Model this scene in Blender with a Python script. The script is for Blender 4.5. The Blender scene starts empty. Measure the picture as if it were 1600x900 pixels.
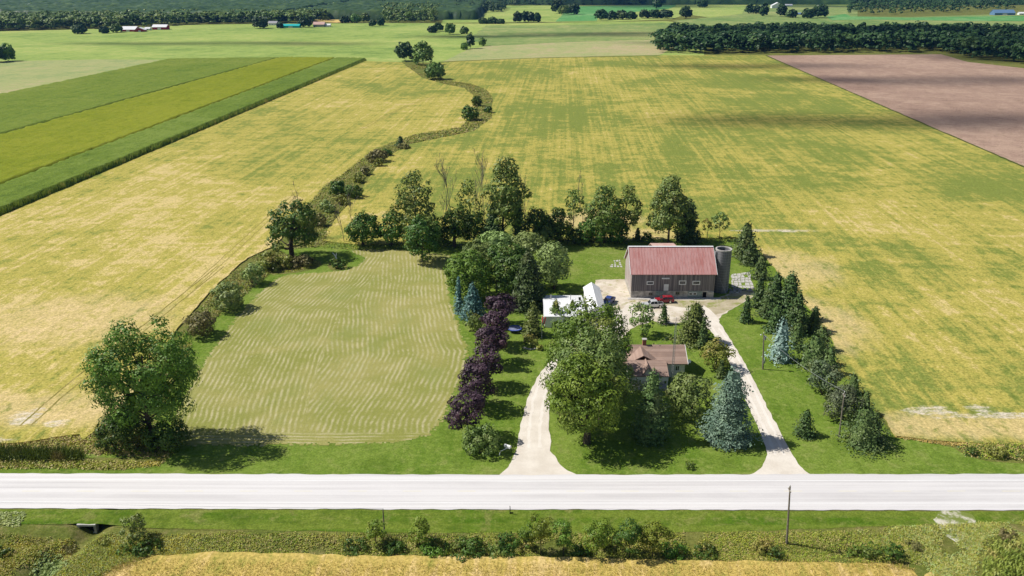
import bpy, bmesh, math, random
import numpy as np
from mathutils import Vector, Matrix, noise as mnoise
from mathutils.geometry import tessellate_polygon

SC = bpy.context.scene
COL = SC.collection
R = math.radians

# ------------------------------------------------------------------ camera, sky, sun, exposure
CAM_H, PITCH, FPX = 80.0, R(20.65), 1300.0
cam = bpy.data.cameras.new('camera'); cam.sensor_width = 36.0; cam.lens = FPX / 1600 * 36
cam.clip_end = 20000; cam.clip_start = 0.5
camo = bpy.data.objects.new('camera', cam); COL.objects.link(camo)
camo.location = (0, 0, CAM_H); camo.rotation_euler = (math.pi / 2 - PITCH, 0, 0)
SC.camera = camo

SUN_EL, SUN_AZ = R(50), R(9)
LS = Vector((-math.cos(SUN_EL) * math.cos(SUN_AZ), math.cos(SUN_EL) * math.sin(SUN_AZ), math.sin(SUN_EL)))
W = bpy.data.worlds.new('World'); SC.world = W; W.use_nodes = True
wn = W.node_tree; bg = wn.nodes['Background']
sky = wn.nodes.new('ShaderNodeTexSky'); sky.sky_type = 'NISHITA'; sky.sun_disc = False
sky.sun_elevation = SUN_EL; sky.sun_rotation = math.atan2(LS.x, LS.y)
wn.links.new(sky.outputs[0], bg.inputs[0]); bg.inputs[1].default_value = 0.07
sl = bpy.data.lights.new('sun', 'SUN'); sl.energy = 5.0; sl.angle = R(0.5); sl.color = (1.0, 0.955, 0.88)
so = bpy.data.objects.new('sun', sl); COL.objects.link(so)
so.rotation_euler = (-LS).to_track_quat('-Z', 'Y').to_euler(); so.location = (0, 0, 200)
SC.view_settings.view_transform = 'Standard'; SC.view_settings.look = 'None'
SC.view_settings.exposure = 0.1; SC.view_settings.gamma = 1.0
SC.cycles.max_bounces = 5; SC.cycles.diffuse_bounces = 2; SC.cycles.transparent_max_bounces = 12
SC.cycles.volume_bounces = 0

# ------------------------------------------------------------------ survey helpers (photo point -> place on the ground)
CP, SP = math.cos(PITCH), math.sin(PITCH)
def ray(px, py):
    u, v = (px - 800) / FPX, (py - 450) / FPX
    return (u, CP - v * SP, -SP - v * CP)
def gp(px, py, z=0.0):
    d = ray(px, py); t = (z - CAM_H) / d[2]
    return (d[0] * t, d[1] * t, z)
def z_at(px, py, Y):
    d = ray(px, py); t = Y / d[1]
    return CAM_H + d[2] * t
def depth(Y, z=0.0):
    return Y * CP + (CAM_H - z) * SP
YAW = math.atan2(85, FPX / CP)          # the lot, barn and field rows run 4 degrees off the view
RX, RY = math.sin(YAW), math.cos(YAW)

# ------------------------------------------------------------------ object helpers
def tag(o, label=None, cat=None, group=None, kind=None):
    if label: o['label'] = label
    if cat: o['category'] = cat
    if group: o['group'] = group
    if kind: o['kind'] = kind
    return o
def empty(name, loc, rz=0.0):
    o = bpy.data.objects.new(name, None); COL.objects.link(o)
    o.location = loc; o.rotation_euler = (0, 0, rz); o.empty_display_size = 0.3
    return o
def link(name, me, mat, parent=None, loc=None):
    o = bpy.data.objects.new(name, me); COL.objects.link(o)
    if mat is not None:
        me.materials.clear() if len(me.materials) else None
        me.materials.append(mat)
    if parent is not None: o.parent = parent
    if loc is not None: o.location = loc
    return o
def np_mesh(name, V, F, smooth=False):
    V = np.asarray(V, np.float32); F = np.asarray(F, np.int32); k = F.shape[1]
    me = bpy.data.meshes.new(name)
    me.vertices.add(len(V)); me.vertices.foreach_set('co', V.ravel())
    me.loops.add(F.size); me.loops.foreach_set('vertex_index', F.ravel())
    me.polygons.add(len(F)); me.polygons.foreach_set('loop_start', np.arange(0, F.size, k, dtype=np.int32))
    if smooth: me.polygons.foreach_set('use_smooth', np.ones(len(F), dtype=bool))
    me.update(calc_edges=True); me.validate()
    return me

class MB:
    """collects boxes, tubes and polygons and links them as one mesh object"""
    def __init__(s): s.v = []; s.f = []
    def add(s, vs, fs):
        b = len(s.v); s.v += [tuple(p) for p in vs]; s.f += [tuple(i + b for i in f) for f in fs]; return s
    def box(s, x0, x1, y0, y1, z0, z1):
        vs = [(x, y, z) for z in (z0, z1) for y in (y0, y1) for x in (x0, x1)]
        return s.add(vs, [(0, 2, 3, 1), (4, 5, 7, 6), (0, 1, 5, 4), (2, 6, 7, 3), (0, 4, 6, 2), (1, 3, 7, 5)])
    def tube(s, pts, rad, n=6, cap=True):
        pts = [Vector(p) for p in pts]; rings = []
        if not hasattr(rad, '__len__'): rad = [rad] * len(pts)
        b = len(s.v); up0 = Vector((0.31, 0.17, 0.93))
        for i, p in enumerate(pts):
            d = (pts[min(i + 1, len(pts) - 1)] - pts[max(i - 1, 0)]).normalized()
            a = d.cross(up0 if abs(d.dot(up0)) < .95 else Vector((1, 0, 0))).normalized(); c = d.cross(a)
            for k in range(n):
                t = 2 * math.pi * k / n
                s.v.append(tuple(p + (a * math.cos(t) + c * math.sin(t)) * rad[i]))
        for i in range(len(pts) - 1):
            for k in range(n):
                k2 = (k + 1) % n
                s.f.append((b + i * n + k, b + i * n + k2, b + (i + 1) * n + k2, b + (i + 1) * n + k))
        if cap:
            s.f.append(tuple(b + k for k in range(n))[::-1]); s.f.append(tuple(b + (len(pts) - 1) * n + k for k in range(n)))
        return s
    def prism(s, poly, axis, a, b):
        """polygon in the plane across axis ('x': (y,z), 'y': (x,z), 'z': (x,y)) from a to b"""
        n = len(poly)
        def P(p, q): return {'x': (q, p[0], p[1]), 'y': (p[0], q, p[1]), 'z': (p[0], p[1], q)}[axis]
        vs = [P(p, a) for p in poly] + [P(p, b) for p in poly]
        return s.add(vs, [tuple(range(n)), tuple(range(2 * n - 1, n - 1, -1))] + [(i, i + n, (i + 1) % n + n, (i + 1) % n) for i in range(n)])
    def mesh(s, name, bevel=0.0, smooth=False):
        me = bpy.data.meshes.new(name); me.from_pydata(s.v, [], s.f); me.update()
        bm = bmesh.new(); bm.from_mesh(me)
        bmesh.ops.recalc_face_normals(bm, faces=bm.faces)
        if bevel:
            bmesh.ops.bevel(bm, geom=[e for e in bm.edges if len(e.link_faces) == 2 and e.calc_face_angle(0) > .5], offset=bevel, segments=1, affect='EDGES', clamp_overlap=True)
        bm.to_mesh(me); bm.free()
        if smooth:
            for p in me.polygons: p.use_smooth = True
        return me
    def build(s, name, mat, parent=None, loc=None, bevel=0.0, smooth=False):
        return link(name, s.mesh(name, bevel, smooth), mat, parent, loc)

# ------------------------------------------------------------------ materials
def new_mat(name, rough=0.8, spec=0.2, metal=0.0):
    m = bpy.data.materials.new(name); m.use_nodes = True
    b = m.node_tree.nodes['Principled BSDF']
    b.inputs['Roughness'].default_value = rough; b.inputs['Metallic'].default_value = metal
    b.inputs['Specular IOR Level'].default_value = spec
    return m, m.node_tree, b
class G:
    """tiny node-graph helper"""
    def __init__(s, nt): s.t = nt; s._pos = None
    def n(s, typ, **kw):
        x = s.t.nodes.new(typ)
        for k, v in kw.items(): setattr(x, k, v)
        return x
    def l(s, a, b): s.t.links.new(a, b)
    def put(s, sock, v):
        if isinstance(v, (int, float)): sock.default_value = v
        elif isinstance(v, tuple): sock.default_value = v if len(v) != 3 or sock.type != 'RGBA' else (*v, 1)
        else: s.l(v, sock)
    def pos(s, rot=0.0, scale=(1, 1, 1), obj=False):
        src = s.n('ShaderNodeTexCoord').outputs['Object'] if obj else s.n('ShaderNodeNewGeometry').outputs['Position']
        if rot:
            r = s.n('ShaderNodeMapping'); r.inputs['Rotation'].default_value = (0, 0, rot); s.l(src, r.inputs[0]); src = r.outputs[0]
        m = s.n('ShaderNodeMapping'); m.inputs['Scale'].default_value = scale
        s.l(src, m.inputs[0]); return m.outputs[0]
    def noise(s, vec, scale, detail=3, rough=.55, dist=0.0):
        x = s.n('ShaderNodeTexNoise'); s.l(vec, x.inputs['Vector'])
        x.inputs['Scale'].default_value = scale; x.inputs['Detail'].default_value = detail
        x.inputs['Roughness'].default_value = rough; x.inputs['Distortion'].default_value = dist
        return x.outputs['Fac']
    def math(s, op, a, b=0.0, c=0.0):
        x = s.n('ShaderNodeMath', operation=op); s.put(x.inputs[0], a); s.put(x.inputs[1], b); s.put(x.inputs[2], c); return x.outputs[0]
    def ramp(s, fac, a, b, lo=0.0, hi=1.0):
        x = s.n('ShaderNodeMapRange', interpolation_type='SMOOTHSTEP'); s.put(x.inputs[0], fac)
        for i, v in enumerate((a, b, lo, hi)): x.inputs[i + 1].default_value = v
        return x.outputs[0]
    def mix(s, fac, a, b, op='MIX'):
        x = s.n('ShaderNodeMix', data_type='RGBA', blend_type=op); s.put(x.inputs[0], fac)
        s.put(x.inputs[6], a); s.put(x.inputs[7], b); return x.outputs[2]
    def bump(s, h, strength=.4, dist=.1):
        x = s.n('ShaderNodeBump'); s.l(h, x.inputs['Height']); x.inputs['Strength'].default_value = strength
        x.inputs['Distance'].default_value = dist; return x.outputs[0]

def flat(name, c, rough=.6, spec=.3, metal=0.0, var=.12, scale=3.0):
    m, t, b = new_mat(name, rough, spec, metal); g = G(t)
    p = g.pos(obj=True); n = g.noise(p, scale, 4)
    g.l(g.mix(g.ramp(n, .3, .7), tuple(x * (1 - var) for x in c), tuple(min(1, x * (1 + var)) for x in c)), b.inputs['Base Color'])
    return m
def foliage(name, c1, c2, c3=None, trans=.14, scale=.35, rough=.5, k=1.75):
    w_ = (1.06 * k, 1.02 * k, .72 * k) if trans > .055 else (k * .9, k * .9, k * .9)
    c1, c2 = tuple(x * y for x, y in zip(c1, w_)), tuple(x * y for x, y in zip(c2, w_)); c3 = c3 and tuple(x * y for x, y in zip(c3, w_))
    m, t, b = new_mat(name, rough, .25); g = G(t)
    p = g.pos(); big = g.noise(p, scale, 2); fine = g.noise(p, 2.6, 2, .7)
    oi = g.n('ShaderNodeObjectInfo').outputs['Random']
    f = g.math('ADD', g.math('MULTIPLY', g.ramp(big, .3, .7), .55), g.math('MULTIPLY', g.ramp(fine, .3, .7), .45))
    c = g.mix(f, c1, c2)
    if c3: c = g.mix(g.ramp(g.noise(p, scale * .6, 1), .56, .72), c, c3)
    hs = g.n('ShaderNodeHueSaturation'); g.l(c, hs.inputs['Color'])
    g.l(g.math('ADD', .485, g.math('MULTIPLY', oi, .03)), hs.inputs['Hue']); g.l(g.math('ADD', .85, g.math('MULTIPLY', oi, .3)), hs.inputs['Value'])
    c = hs.outputs[0]
    g.l(c, b.inputs['Base Color'])
    tr = g.n('ShaderNodeBsdfTranslucent'); g.l(g.mix(.5, c, (.9, 1, .2), 'MULTIPLY'), tr.inputs[0])
    mx = g.n('ShaderNodeMixShader'); mx.inputs[0].default_value = trans
    out = t.nodes['Material Output']; g.l(b.outputs[0], mx.inputs[1]); g.l(tr.outputs[0], mx.inputs[2]); g.l(mx.outputs[0], out.inputs[0])
    return m

F_ = {
 'maple': foliage('maple_leaves', (.035, .075, .014), (.095, .165, .028), (.115, .15, .04)),
 'bright': foliage('bright_maple_leaves', (.045, .08, .012), (.135, .175, .03), (.145, .165, .045)),
 'grey': foliage('grey_green_leaves', (.055, .095, .035), (.14, .19, .07), (.12, .14, .065)),
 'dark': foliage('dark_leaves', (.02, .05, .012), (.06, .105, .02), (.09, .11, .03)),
 'poplar': foliage('poplar_leaves', (.04, .075, .02), (.12, .16, .05), (.10, .13, .05)),
 'willow': foliage('willow_leaves', (.08, .125, .05), (.19, .25, .11), (.15, .19, .10)),
 'olive': foliage('olive_leaves', (.075, .095, .025), (.17, .18, .05), (.16, .13, .05)),
 'brown': foliage('brownish_leaves', (.075, .075, .035), (.15, .14, .075), (.10, .11, .05)),
 'purple': foliage('purple_leaves', (.02, .011, .017), (.066, .038, .052), (.05, .024, .032), trans=.05),
 'spruce': foliage('spruce_needles', (.018, .042, .016), (.06, .095, .036), (.05, .07, .03), trans=.06),
 'pine': foliage('pine_needles', (.03, .065, .025), (.09, .13, .055), (.08, .10, .05), trans=.08),
 'blue': foliage('blue_spruce_needles', (.03, .08, .07), (.11, .20, .185), (.08, .15, .13), trans=.05),
 'silver': foliage('silver_needles', (.07, .12, .10), (.22, .30, .26), (.15, .2, .15), trans=.05),
 'silvergreen': foliage('silver_green_needles', (.04, .078, .052), (.145, .205, .145), (.11, .16, .10), trans=.05),
 'greycedar': foliage('grey_cedar_sprays', (.04, .06, .028), (.105, .13, .062), (.11, .115, .06), trans=.05),
 'cedar': foliage('cedar_sprays', (.04, .07, .02), (.12, .15, .05), (.13, .12, .05), trans=.1),
 'far': foliage('far_leaves', (.03, .065, .02), (.10, .16, .045), (.13, .17, .06), scale=.07, k=1.9),
 'farlight': foliage('far_light_leaves', (.05, .10, .03), (.12, .19, .06), (.14, .18, .08), scale=.05),
 'fardark': foliage('far_dark_leaves', (.012, .034, .018), (.045, .085, .03), (.06, .10, .035), scale=.05, k=1.5),
}
M_ = {
 'bark': flat('bark', (.085, .068, .05), .9, .1, var=.35, scale=4), 'deadwood': flat('grey_bark', (.2, .175, .145), .9, .1, var=.3, scale=5),
 'white': flat('white_paint', (.78, .78, .77), .5, .3, var=.05), 'pole': flat('weathered_pole', (.22, .19, .155), .85, .1, var=.25, scale=2),
 'glass': flat('dark_glass', (.025, .03, .035), .12, .6, var=.2), 'rubber': flat('black_rubber', (.02, .02, .02), .8, .2),
 'steel': flat('grey_steel', (.32, .33, .34), .45, .4, .3), 'dark': flat('dark_void', (.012, .012, .012), .9, .05),
 'concrete': flat('concrete', (.46, .44, .41), .9, .1, var=.2, scale=1.5), 'stone': flat('field_stone', (.36, .34, .31), .9, .1, var=.3, scale=1.2),
 'silverpaint': flat('silver_paint', (.62, .63, .65), .28, .5, .3, var=.02), 'redpaint': flat('dark_red_paint', (.26, .012, .022), .25, .5, var=.03),
 'bluepaint': flat('blue_paint', (.03, .06, .22), .25, .5, var=.03), 'chrome': flat('chrome', (.7, .7, .7), .2, .5, .8, var=.02),
 'lamp': flat('lamp_lens', (.7, .7, .66), .15, .5, var=.02), 'taillamp': flat('red_lens', (.4, .02, .02), .2, .5, var=.02),
 'red': flat('red_cloth', (.55, .03, .03), .8, .1), 'brick': flat('chimney_brick', (.3, .13, .09), .9, .1, var=.3, scale=5),
}

def grass_mat(name, a, b_, c, stripe=0.0, s_rot=0.0, s_w=1.6, bump=.5, big=.05):
    m, t, b = new_mat(name, .9, .04); g = G(t)
    p = g.pos(); n1 = g.noise(p, big, 3, .6, .3); n2 = g.noise(p, .55, 4, .65); n3 = g.noise(p, 3.2, 3, .75)
    c1 = g.mix(g.ramp(n1, .35, .65), a, b_)
    c1 = g.mix(g.math('MULTIPLY', g.ramp(n2, .48, .72), .7), c1, c)
    if stripe:
        q = g.pos(s_rot, (1, .04, 1)); w = g.noise(q, s_w, 2, .5)
        c1 = g.mix(g.math('MULTIPLY', g.ramp(w, .38, .62), stripe), c1, b_)
    n4 = g.noise(p, .16, 5, .7, .6); n5 = g.noise(p, 1.1, 4, .75)
    c1 = g.mix(g.math('MULTIPLY', g.ramp(n4, .50, .66), .5), c1, tuple(x * .72 for x in a)); c1 = g.mix(g.math('MULTIPLY', g.ramp(n4, .46, .34), .55), c1, c)
    c1 = g.mix(.6, c1, g.mix(g.ramp(n5, .3, .7), (.68, .70, .62), (1.28, 1.26, 1.3)), 'MULTIPLY')
    c1 = g.mix(.6, c1, g.mix(g.ramp(n3, .25, .75), (.5, .52, .42), (1.45, 1.42, 1.5)), 'MULTIPLY')
    g.l(c1, b.inputs['Base Color']); g.l(g.bump(n3, bump, .12), b.inputs['Normal'])
    return m
def crop_mat(name, straw, yellow, green, bias=0.0, patches=(), rot=None, soil=(.62, .55, .46), rows=.55, sc=1.0, far=None, tans=()):
    """ripening crop: patches of straw, yellow and green, streaked along the seed rows"""
    rot = YAW if rot is None else rot
    m, t, b = new_mat(name, .9, .05); g = G(t)
    p = g.pos(rot); big = g.noise(p, .011 * sc, 4, .6, .8)
    st = g.noise(g.pos(rot, (1, .10, 1)), .16 * sc, 4, .65, .25)
    fs = g.noise(g.pos(rot, (1, .012, 1)), .55 * sc, 4, .65)
    cl = g.noise(g.pos(rot, (.55, 1, 1)), .13 * sc, 5, .7, .6)
    sp = g.noise(g.pos(), 1.9, 3, .8); bt = g.noise(g.pos(rot, (1, .6, 1)), .42 * sc, 4, .72)
    f = g.math('ADD', g.math('MULTIPLY', big, .50), g.math('MULTIPLY', st, .22))
    f = g.math('ADD', f, g.math('MULTIPLY', cl, .40)); f = g.math('ADD', f, g.math('MULTIPLY', g.math('SUBTRACT', fs, .5), rows * .6)); f = g.math('ADD', f, g.math('MULTIPLY', g.math('SUBTRACT', bt, .5), .30))
    f = g.math('ADD', f, g.math('MULTIPLY', g.math('SUBTRACT', sp, .5), .16)); f = g.math('ADD', g.math('MULTIPLY', g.math('SUBTRACT', f, .56), 1.45), .56 + bias)
    if far:
        sy = g.n('ShaderNodeSeparateXYZ'); g.l(g.pos(), sy.inputs[0])
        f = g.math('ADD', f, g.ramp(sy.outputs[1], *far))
    c = g.mix(g.ramp(f, .34, .57), green, yellow); c = g.mix(g.ramp(f, .57, .72), c, straw)
    for (x, y, rx, ry) in tans:
        sx = g.n('ShaderNodeSeparateXYZ'); g.l(g.pos(), sx.inputs[0])
        d = g.math('ADD', g.math('POWER', g.math('DIVIDE', g.math('SUBTRACT', sx.outputs[0], x), rx), 2.0), g.math('POWER', g.math('DIVIDE', g.math('SUBTRACT', sx.outputs[1], y), ry), 2.0))
        d = g.math('ADD', d, g.math('MULTIPLY', g.math('SUBTRACT', g.noise(g.pos(rot, (1, .5, 1)), .14, 5, .7), .5), 3.2))
        c = g.mix(g.math('MULTIPLY', g.ramp(d, .1, 1.8, .6, 0), g.ramp(bt, .34, .5, .35, 1)), c, (.62, .47, .25))
    for (x, y, rx, ry) in patches:
        sx = g.n('ShaderNodeSeparateXYZ'); g.l(g.pos(), sx.inputs[0])
        dx = g.math('DIVIDE', g.math('SUBTRACT', sx.outputs[0], x), rx); dy = g.math('DIVIDE', g.math('SUBTRACT', sx.outputs[1], y), ry)
        d = g.math('ADD', g.math('POWER', g.math('ABSOLUTE', dx), 2.0), g.math('POWER', g.math('ABSOLUTE', dy), 2.0))
        d = g.math('ADD', d, g.math('MULTIPLY', g.math('SUBTRACT', g.noise(g.pos(0, (.45, 1, 1)), .45, 5, .8), .5), 7.0))
        c = g.mix(g.math('MULTIPLY', g.ramp(d, .2, 1.5, .9, 0), g.ramp(g.noise(g.pos(0, (.4, 1, 1)), 1.3, 4, .75), .36, .58, .15, 1)), c, soil)
    c = g.mix(.62, c, g.mix(g.ramp(sp, .28, .72), (.5, .52, .42), (1.42, 1.40, 1.42)), 'MULTIPLY')
    c = g.mix(g.math('MULTIPLY', g.ramp(bt, .44, .30), .35), c, (.5, .62, .4), 'MULTIPLY')
    g.l(c, b.inputs['Base Color'])
    h = g.math('ADD', g.math('MULTIPLY', sp, .7), g.math('MULTIPLY', fs, .6)); g.l(g.bump(h, .7, .25), b.inputs['Normal'])
    return m
def gravel_mat(name, a, b_, weed=None, weedamt=0.0):
    m, t, b = new_mat(name, .95, .05); g = G(t); p = g.pos()
    n1 = g.noise(p, .25, 4, .6); n2 = g.noise(p, 4, 3, .8)
    c = g.mix(g.ramp(n1, .3, .7), a, b_)
    if weed: c = g.mix(g.ramp(g.noise(p, .3, 5, .7), .62 - weedamt, .78 - weedamt), c, weed)
    c = g.mix(.3, c, g.mix(n2, (.5, .5, .5), (1.4, 1.4, 1.4)), 'MULTIPLY')
    g.l(c, b.inputs['Base Color']); g.l(g.bump(n2, .3, .05), b.inputs['Normal']); return m

# ------------------------------------------------------------------ ground sheets
def resample(poly, step, jit=0.0, seed=0, closed=True):
    out = []; n = len(poly)
    for i in range(n if closed else n - 1):
        a, b = poly[i], poly[(i + 1) % n]; L = math.hypot(b[0] - a[0], b[1] - a[1]); k = max(1, min(400, int(L / step)))
        for j in range(k):
            t = j / k; x, y = a[0] + (b[0] - a[0]) * t, a[1] + (b[1] - a[1]) * t
            if jit:
                x += jit * mnoise.noise(Vector((x * .35 / max(step, .3), y * .35 / max(step, .3), seed))); y += jit * mnoise.noise(Vector((x * .35 / max(step, .3), y * .35 / max(step, .3), seed + 9.3)))
            out.append((x, y))
    return out
def smooth(pts, k=4, closed=True):
    """Catmull-Rom through the points"""
    n = len(pts); out = []
    for i in range(n if closed else n - 1):
        g = lambda j: pts[(i + j) % n] if closed else pts[min(max(i + j, 0), n - 1)]
        p0, p1, p2, p3 = g(-1), g(0), g(1), g(2)
        for s in range(k):
            t = s / k
            out.append(tuple(.5 * (2 * p1[d] + (p2[d] - p0[d]) * t + (2 * p0[d] - 5 * p1[d] + 4 * p2[d] - p3[d]) * t * t + (3 * p1[d] - p0[d] - 3 * p2[d] + p3[d]) * t ** 3) for d in (0, 1)))
    if not closed: out.append(tuple(pts[-1][:2]))
    return out
def sheet(name, pix, z, mat, step=1.0, jit=0.0, smoothed=False, skirt=0.0, kind='structure', world=False, seed=0):
    P = [tuple(p) for p in pix] if world else [gp(*p)[:2] for p in pix]
    if smoothed: P = smooth(P, 5)
    P = resample(P, step, jit, seed)
    tris = tessellate_polygon([[Vector((x, y, 0)) for x, y in P]])
    V = [(x, y, z) for x, y in P]; Fc = [tuple(t) for t in tris]
    if skirt:
        n = len(P); V += [(x, y, z - skirt) for x, y in P]
        Fc += [(i, (i + 1) % n, (i + 1) % n + n, i + n) for i in range(n)]
    me = bpy.data.meshes.new(name); me.from_pydata(V, [], Fc)
    bm = bmesh.new(); bm.from_mesh(me); bmesh.ops.recalc_face_normals(bm, faces=bm.faces)
    for f in bm.faces:
        if abs(f.normal.z) > .9 and f.normal.z < 0: f.normal_flip()
    bm.to_mesh(me); bm.free()
    o = link(name, me, mat); tag(o, kind=kind); return o
def ribbon(name, pix, widths, z, mat, jit=0.25, step=.7, world=False, smoothk=6):
    """a strip of the given widths (m) along a centre line"""
    P = [tuple(p) for p in pix] if world else [gp(*p)[:2] for p in pix]
    q = smooth([(a[0], a[1]) for a in P], smoothk, False); ws = np.interp(np.linspace(0, len(P) - 1, len(q)), range(len(P)), widths)
    L, Rr = [], []
    for i, p in enumerate(q):
        a, b = q[max(i - 1, 0)], q[min(i + 1, len(q) - 1)]; dx, dy = b[0] - a[0], b[1] - a[1]; l = math.hypot(dx, dy) or 1
        L.append((p[0] - dy / l * ws[i] / 2, p[1] + dx / l * ws[i] / 2)); Rr.append((p[0] + dy / l * ws[i] / 2, p[1] - dx / l * ws[i] / 2))
    return sheet(name, L + Rr[::-1], z, mat, step, jit, world=True)
def inside(P, poly):
    """points (N,2) inside polygon"""
    x, y = P[:, 0], P[:, 1]; r = np.zeros(len(P), bool); n = len(poly)
    for i in range(n):
        x0, y0 = poly[i]; x1, y1 = poly[(i + 1) % n]
        c = (y0 > y) != (y1 > y)
        if y1 != y0: r ^= c & (x < (x1 - x0) * (y - y0) / (y1 - y0) + x0)
    return r
def seg_dist(P, poly, closed=True):
    d = np.full(len(P), 1e9); n = len(poly)
    for i in range(n if closed else n - 1):
        a = np.array(poly[i]); b = np.array(poly[(i + 1) % n]); ab = b - a
        t = np.clip(((P - a) @ ab) / max(ab @ ab, 1e-9), 0, 1)
        d = np.minimum(d, np.linalg.norm(P - a - t[:, None] * ab, axis=1))
    return d

CREEK_S = [gp(*p)[:2] for p in ((150, 812), (140, 828), (118, 842), (92, 862), (66, 884), (40, 915), (0, 960))]
DITCH_S = [gp(*p)[:2] for p in ((-300, 866), (0, 850), (60, 842), (118, 838))]
DITCH_S2 = [gp(*p)[:2] for p in ((150, 840), (260, 856), (420, 858), (700, 860), (1000, 862), (1250, 862), (1330, 858))]
CREEK_N = [gp(*p)[:2] for p in ((150, 728), (160, 716), (190, 690), (230, 640), (262, 590), (300, 520), (345, 470), (400, 425), (440, 395), (490, 335), (540, 285), (590, 240), (650, 215), (725, 205), (762, 185), (758, 150), (735, 133), (690, 128))]
def ground_h(P):
    h = np.zeros(len(P))
    for line, w, dp in ((CREEK_S, 2.2, 1.7), (DITCH_S, 1.8, .9), (DITCH_S2, 1.9, .8)):
        d = seg_dist(P, line, False); h = np.minimum(h, -dp * np.exp(-(d / w) ** 2))
    return h
def gz(x, y):
    return float(ground_h(np.array([[x, y]]))[0])

M_weedground = grass_mat('rough_grass', (.12, .15, .03), (.17, .175, .045), (.21, .18, .075), bump=.9, big=.12)
xs = np.concatenate([[-7000, -3500, -1500, -700, -350, -180], np.arange(-110, 110.1, .8), [180, 350, 700, 1500, 3500, 7000]])
ys = np.concatenate([[-400, -100, 0, 25], np.arange(round(gp(800, 935)[1]), round(gp(800, 796)[1]) + 2, .5), [125, 150, 200, 400, 900, 2000, 4000, 8000]])
gx, gy = np.meshgrid(xs, ys); GP = np.stack([gx.ravel(), gy.ravel()], 1); gh = ground_h(GP)
nx, ny = len(xs), len(ys); ii = np.arange(nx * ny).reshape(ny, nx)
me = np_mesh('ground', np.column_stack([GP, gh]), np.stack([ii[:-1, :-1], ii[:-1, 1:], ii[1:, 1:], ii[1:, :-1]], -1).reshape(-1, 4), True)
tag(link('ground', me, M_weedground), kind='structure')

# far fields
STRAW, YEL, GRN = (.56, .445, .195), (.405, .352, .084), (.19, .228, .048)
M_farA = crop_mat('pale_green_crop', (.38, .42, .13), (.285, .37, .095), (.16, .25, .06), rot=R(-70), rows=.3, sc=.45)
M_farB = crop_mat('green_tan_crop', (.32, .34, .13), (.21, .28, .09), (.11, .2, .06), rot=R(-80), rows=.3, sc=.4)
M_farC = crop_mat('bright_green_crop', (.2, .36, .14), (.11, .29, .09), (.06, .2, .06), rot=R(-85), rows=.2, sc=.4)
M_farD = crop_mat('pale_tan_crop', (.42, .36, .2), (.34, .36, .15), (.24, .31, .12), rot=R(-80), rows=.3, sc=.5)
M_farG = crop_mat('golden_crop', (.62, .46, .18), (.6, .44, .15), (.5, .4, .14), rot=R(-80), rows=.2, sc=.5)
sheet('field', [(-700, 160), (-700, 48), (0, 49), (110, 46.5), (300, 39), (420, 37), (640, 36), (760, 37), (1040, 33), (1100, 40), (1100, 92), (685, 98), (570, 96), (540, 92), (265, 93), (0, 150)], .05, M_farA, 20)
sheet('field', [(-700, 190), (-700, 120), (0, 96), (150, 93), (300, 94), (265, 96), (0, 152)], .12, M_farD, 15)
sheet('field', [(690, 98), (730, 78), (760, 72), (850, 66), (1020, 62), (1060, 70), (1030, 86), (850, 90)], .14, M_farD, 10, 2)
sheet('field', [(730, 62), (760, 40), (850, 40), (1040, 36), (1110, 38), (1100, 62), (1000, 62), (860, 67), (770, 72)], .2, M_farB, 15, 4)
sheet('field', [(800, 35), (960, 34), (1050, 30), (1080, 20), (1060, 8), (760, 9), (700, 14), (690, 36)], .3, M_farA, 20)
sheet('field', [(868, 34), (932, 33), (935, 24), (1045, 14), (1060, 8), (905, 10), (880, 22)], .45, M_farC, 15, 3)
sheet('field', [(1050, 33), (1160, 22), (1165, 8), (1340, 8), (1340, 26), (1420, 27), (1700, 18), (1750, 30), (1750, 46), (1400, 46), (1200, 42), (1090, 40)], .4, M_farB, 20)
sheet('field', [(1050, 20), (1060, 0), (1060, -8), (1400, -8), (1340, 12), (1290, 8), (1165, 10), (1160, 22), (1110, 28)], .55, M_farA, 20)
sheet('field', [(1290, 27), (1320, 22), (1330, 26), (1420, 28), (1600, 25), (1750, 24), (1750, 34), (1500, 33), (1360, 31), (1300, 32)], .6, M_farC, 15, 3)
sheet('field', [(490, 34), (500, 20), (530, 17), (585, 15), (590, 24), (560, 34), (525, 36)], .7, M_farG, 12, 3)
sheet('field', [(245, 14), (270, 5), (330, 0), (360, 4), (300, 9), (270, 15)], .8, M_farD, 12, 2)

# the two golden bean fields, either side of the creek
pA, pB = gp(42, 652), gp(70, 662)
M_beanL = crop_mat('ripening_beans_west', STRAW, YEL, GRN, .045, [(gp(40, 655)[0], gp(40, 655)[1], 3.0, 3.2), (gp(88, 664)[0], gp(88, 664)[1], 2.2, 1.3), (gp(-40, 690)[0], gp(-40, 690)[1], 7, 1.5)], far=(150, 420, .02, -.10), tans=[(*gp(120, 500)[:2], 26, 16), (*gp(60, 640)[:2], 22, 7), (*gp(560, 345)[:2], 8, 14)])
p1, p2, p3 = gp(1455, 645), gp(1560, 652), gp(1530, 642)
M_beanR = crop_mat('ripening_beans_east', STRAW, YEL, GRN, .012, [(p1[0], p1[1], 4.2, 2.2), (p2[0], p2[1], 7.5, 1.1), (p3[0], p3[1], 2.5, 1.6), (gp(1210, 362)[0], gp(1210, 362)[1], 12, 1.4)], far=(140, 330, -.045, -.125), tans=[(*gp(1285, 505)[:2], 9, 17), (*gp(1520, 668)[:2], 48, 4.5), (*gp(1225, 420)[:2], 15, 16), (*gp(1010, 372)[:2], 14, 9), (*gp(930, 345)[:2], 16, 12)])
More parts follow.
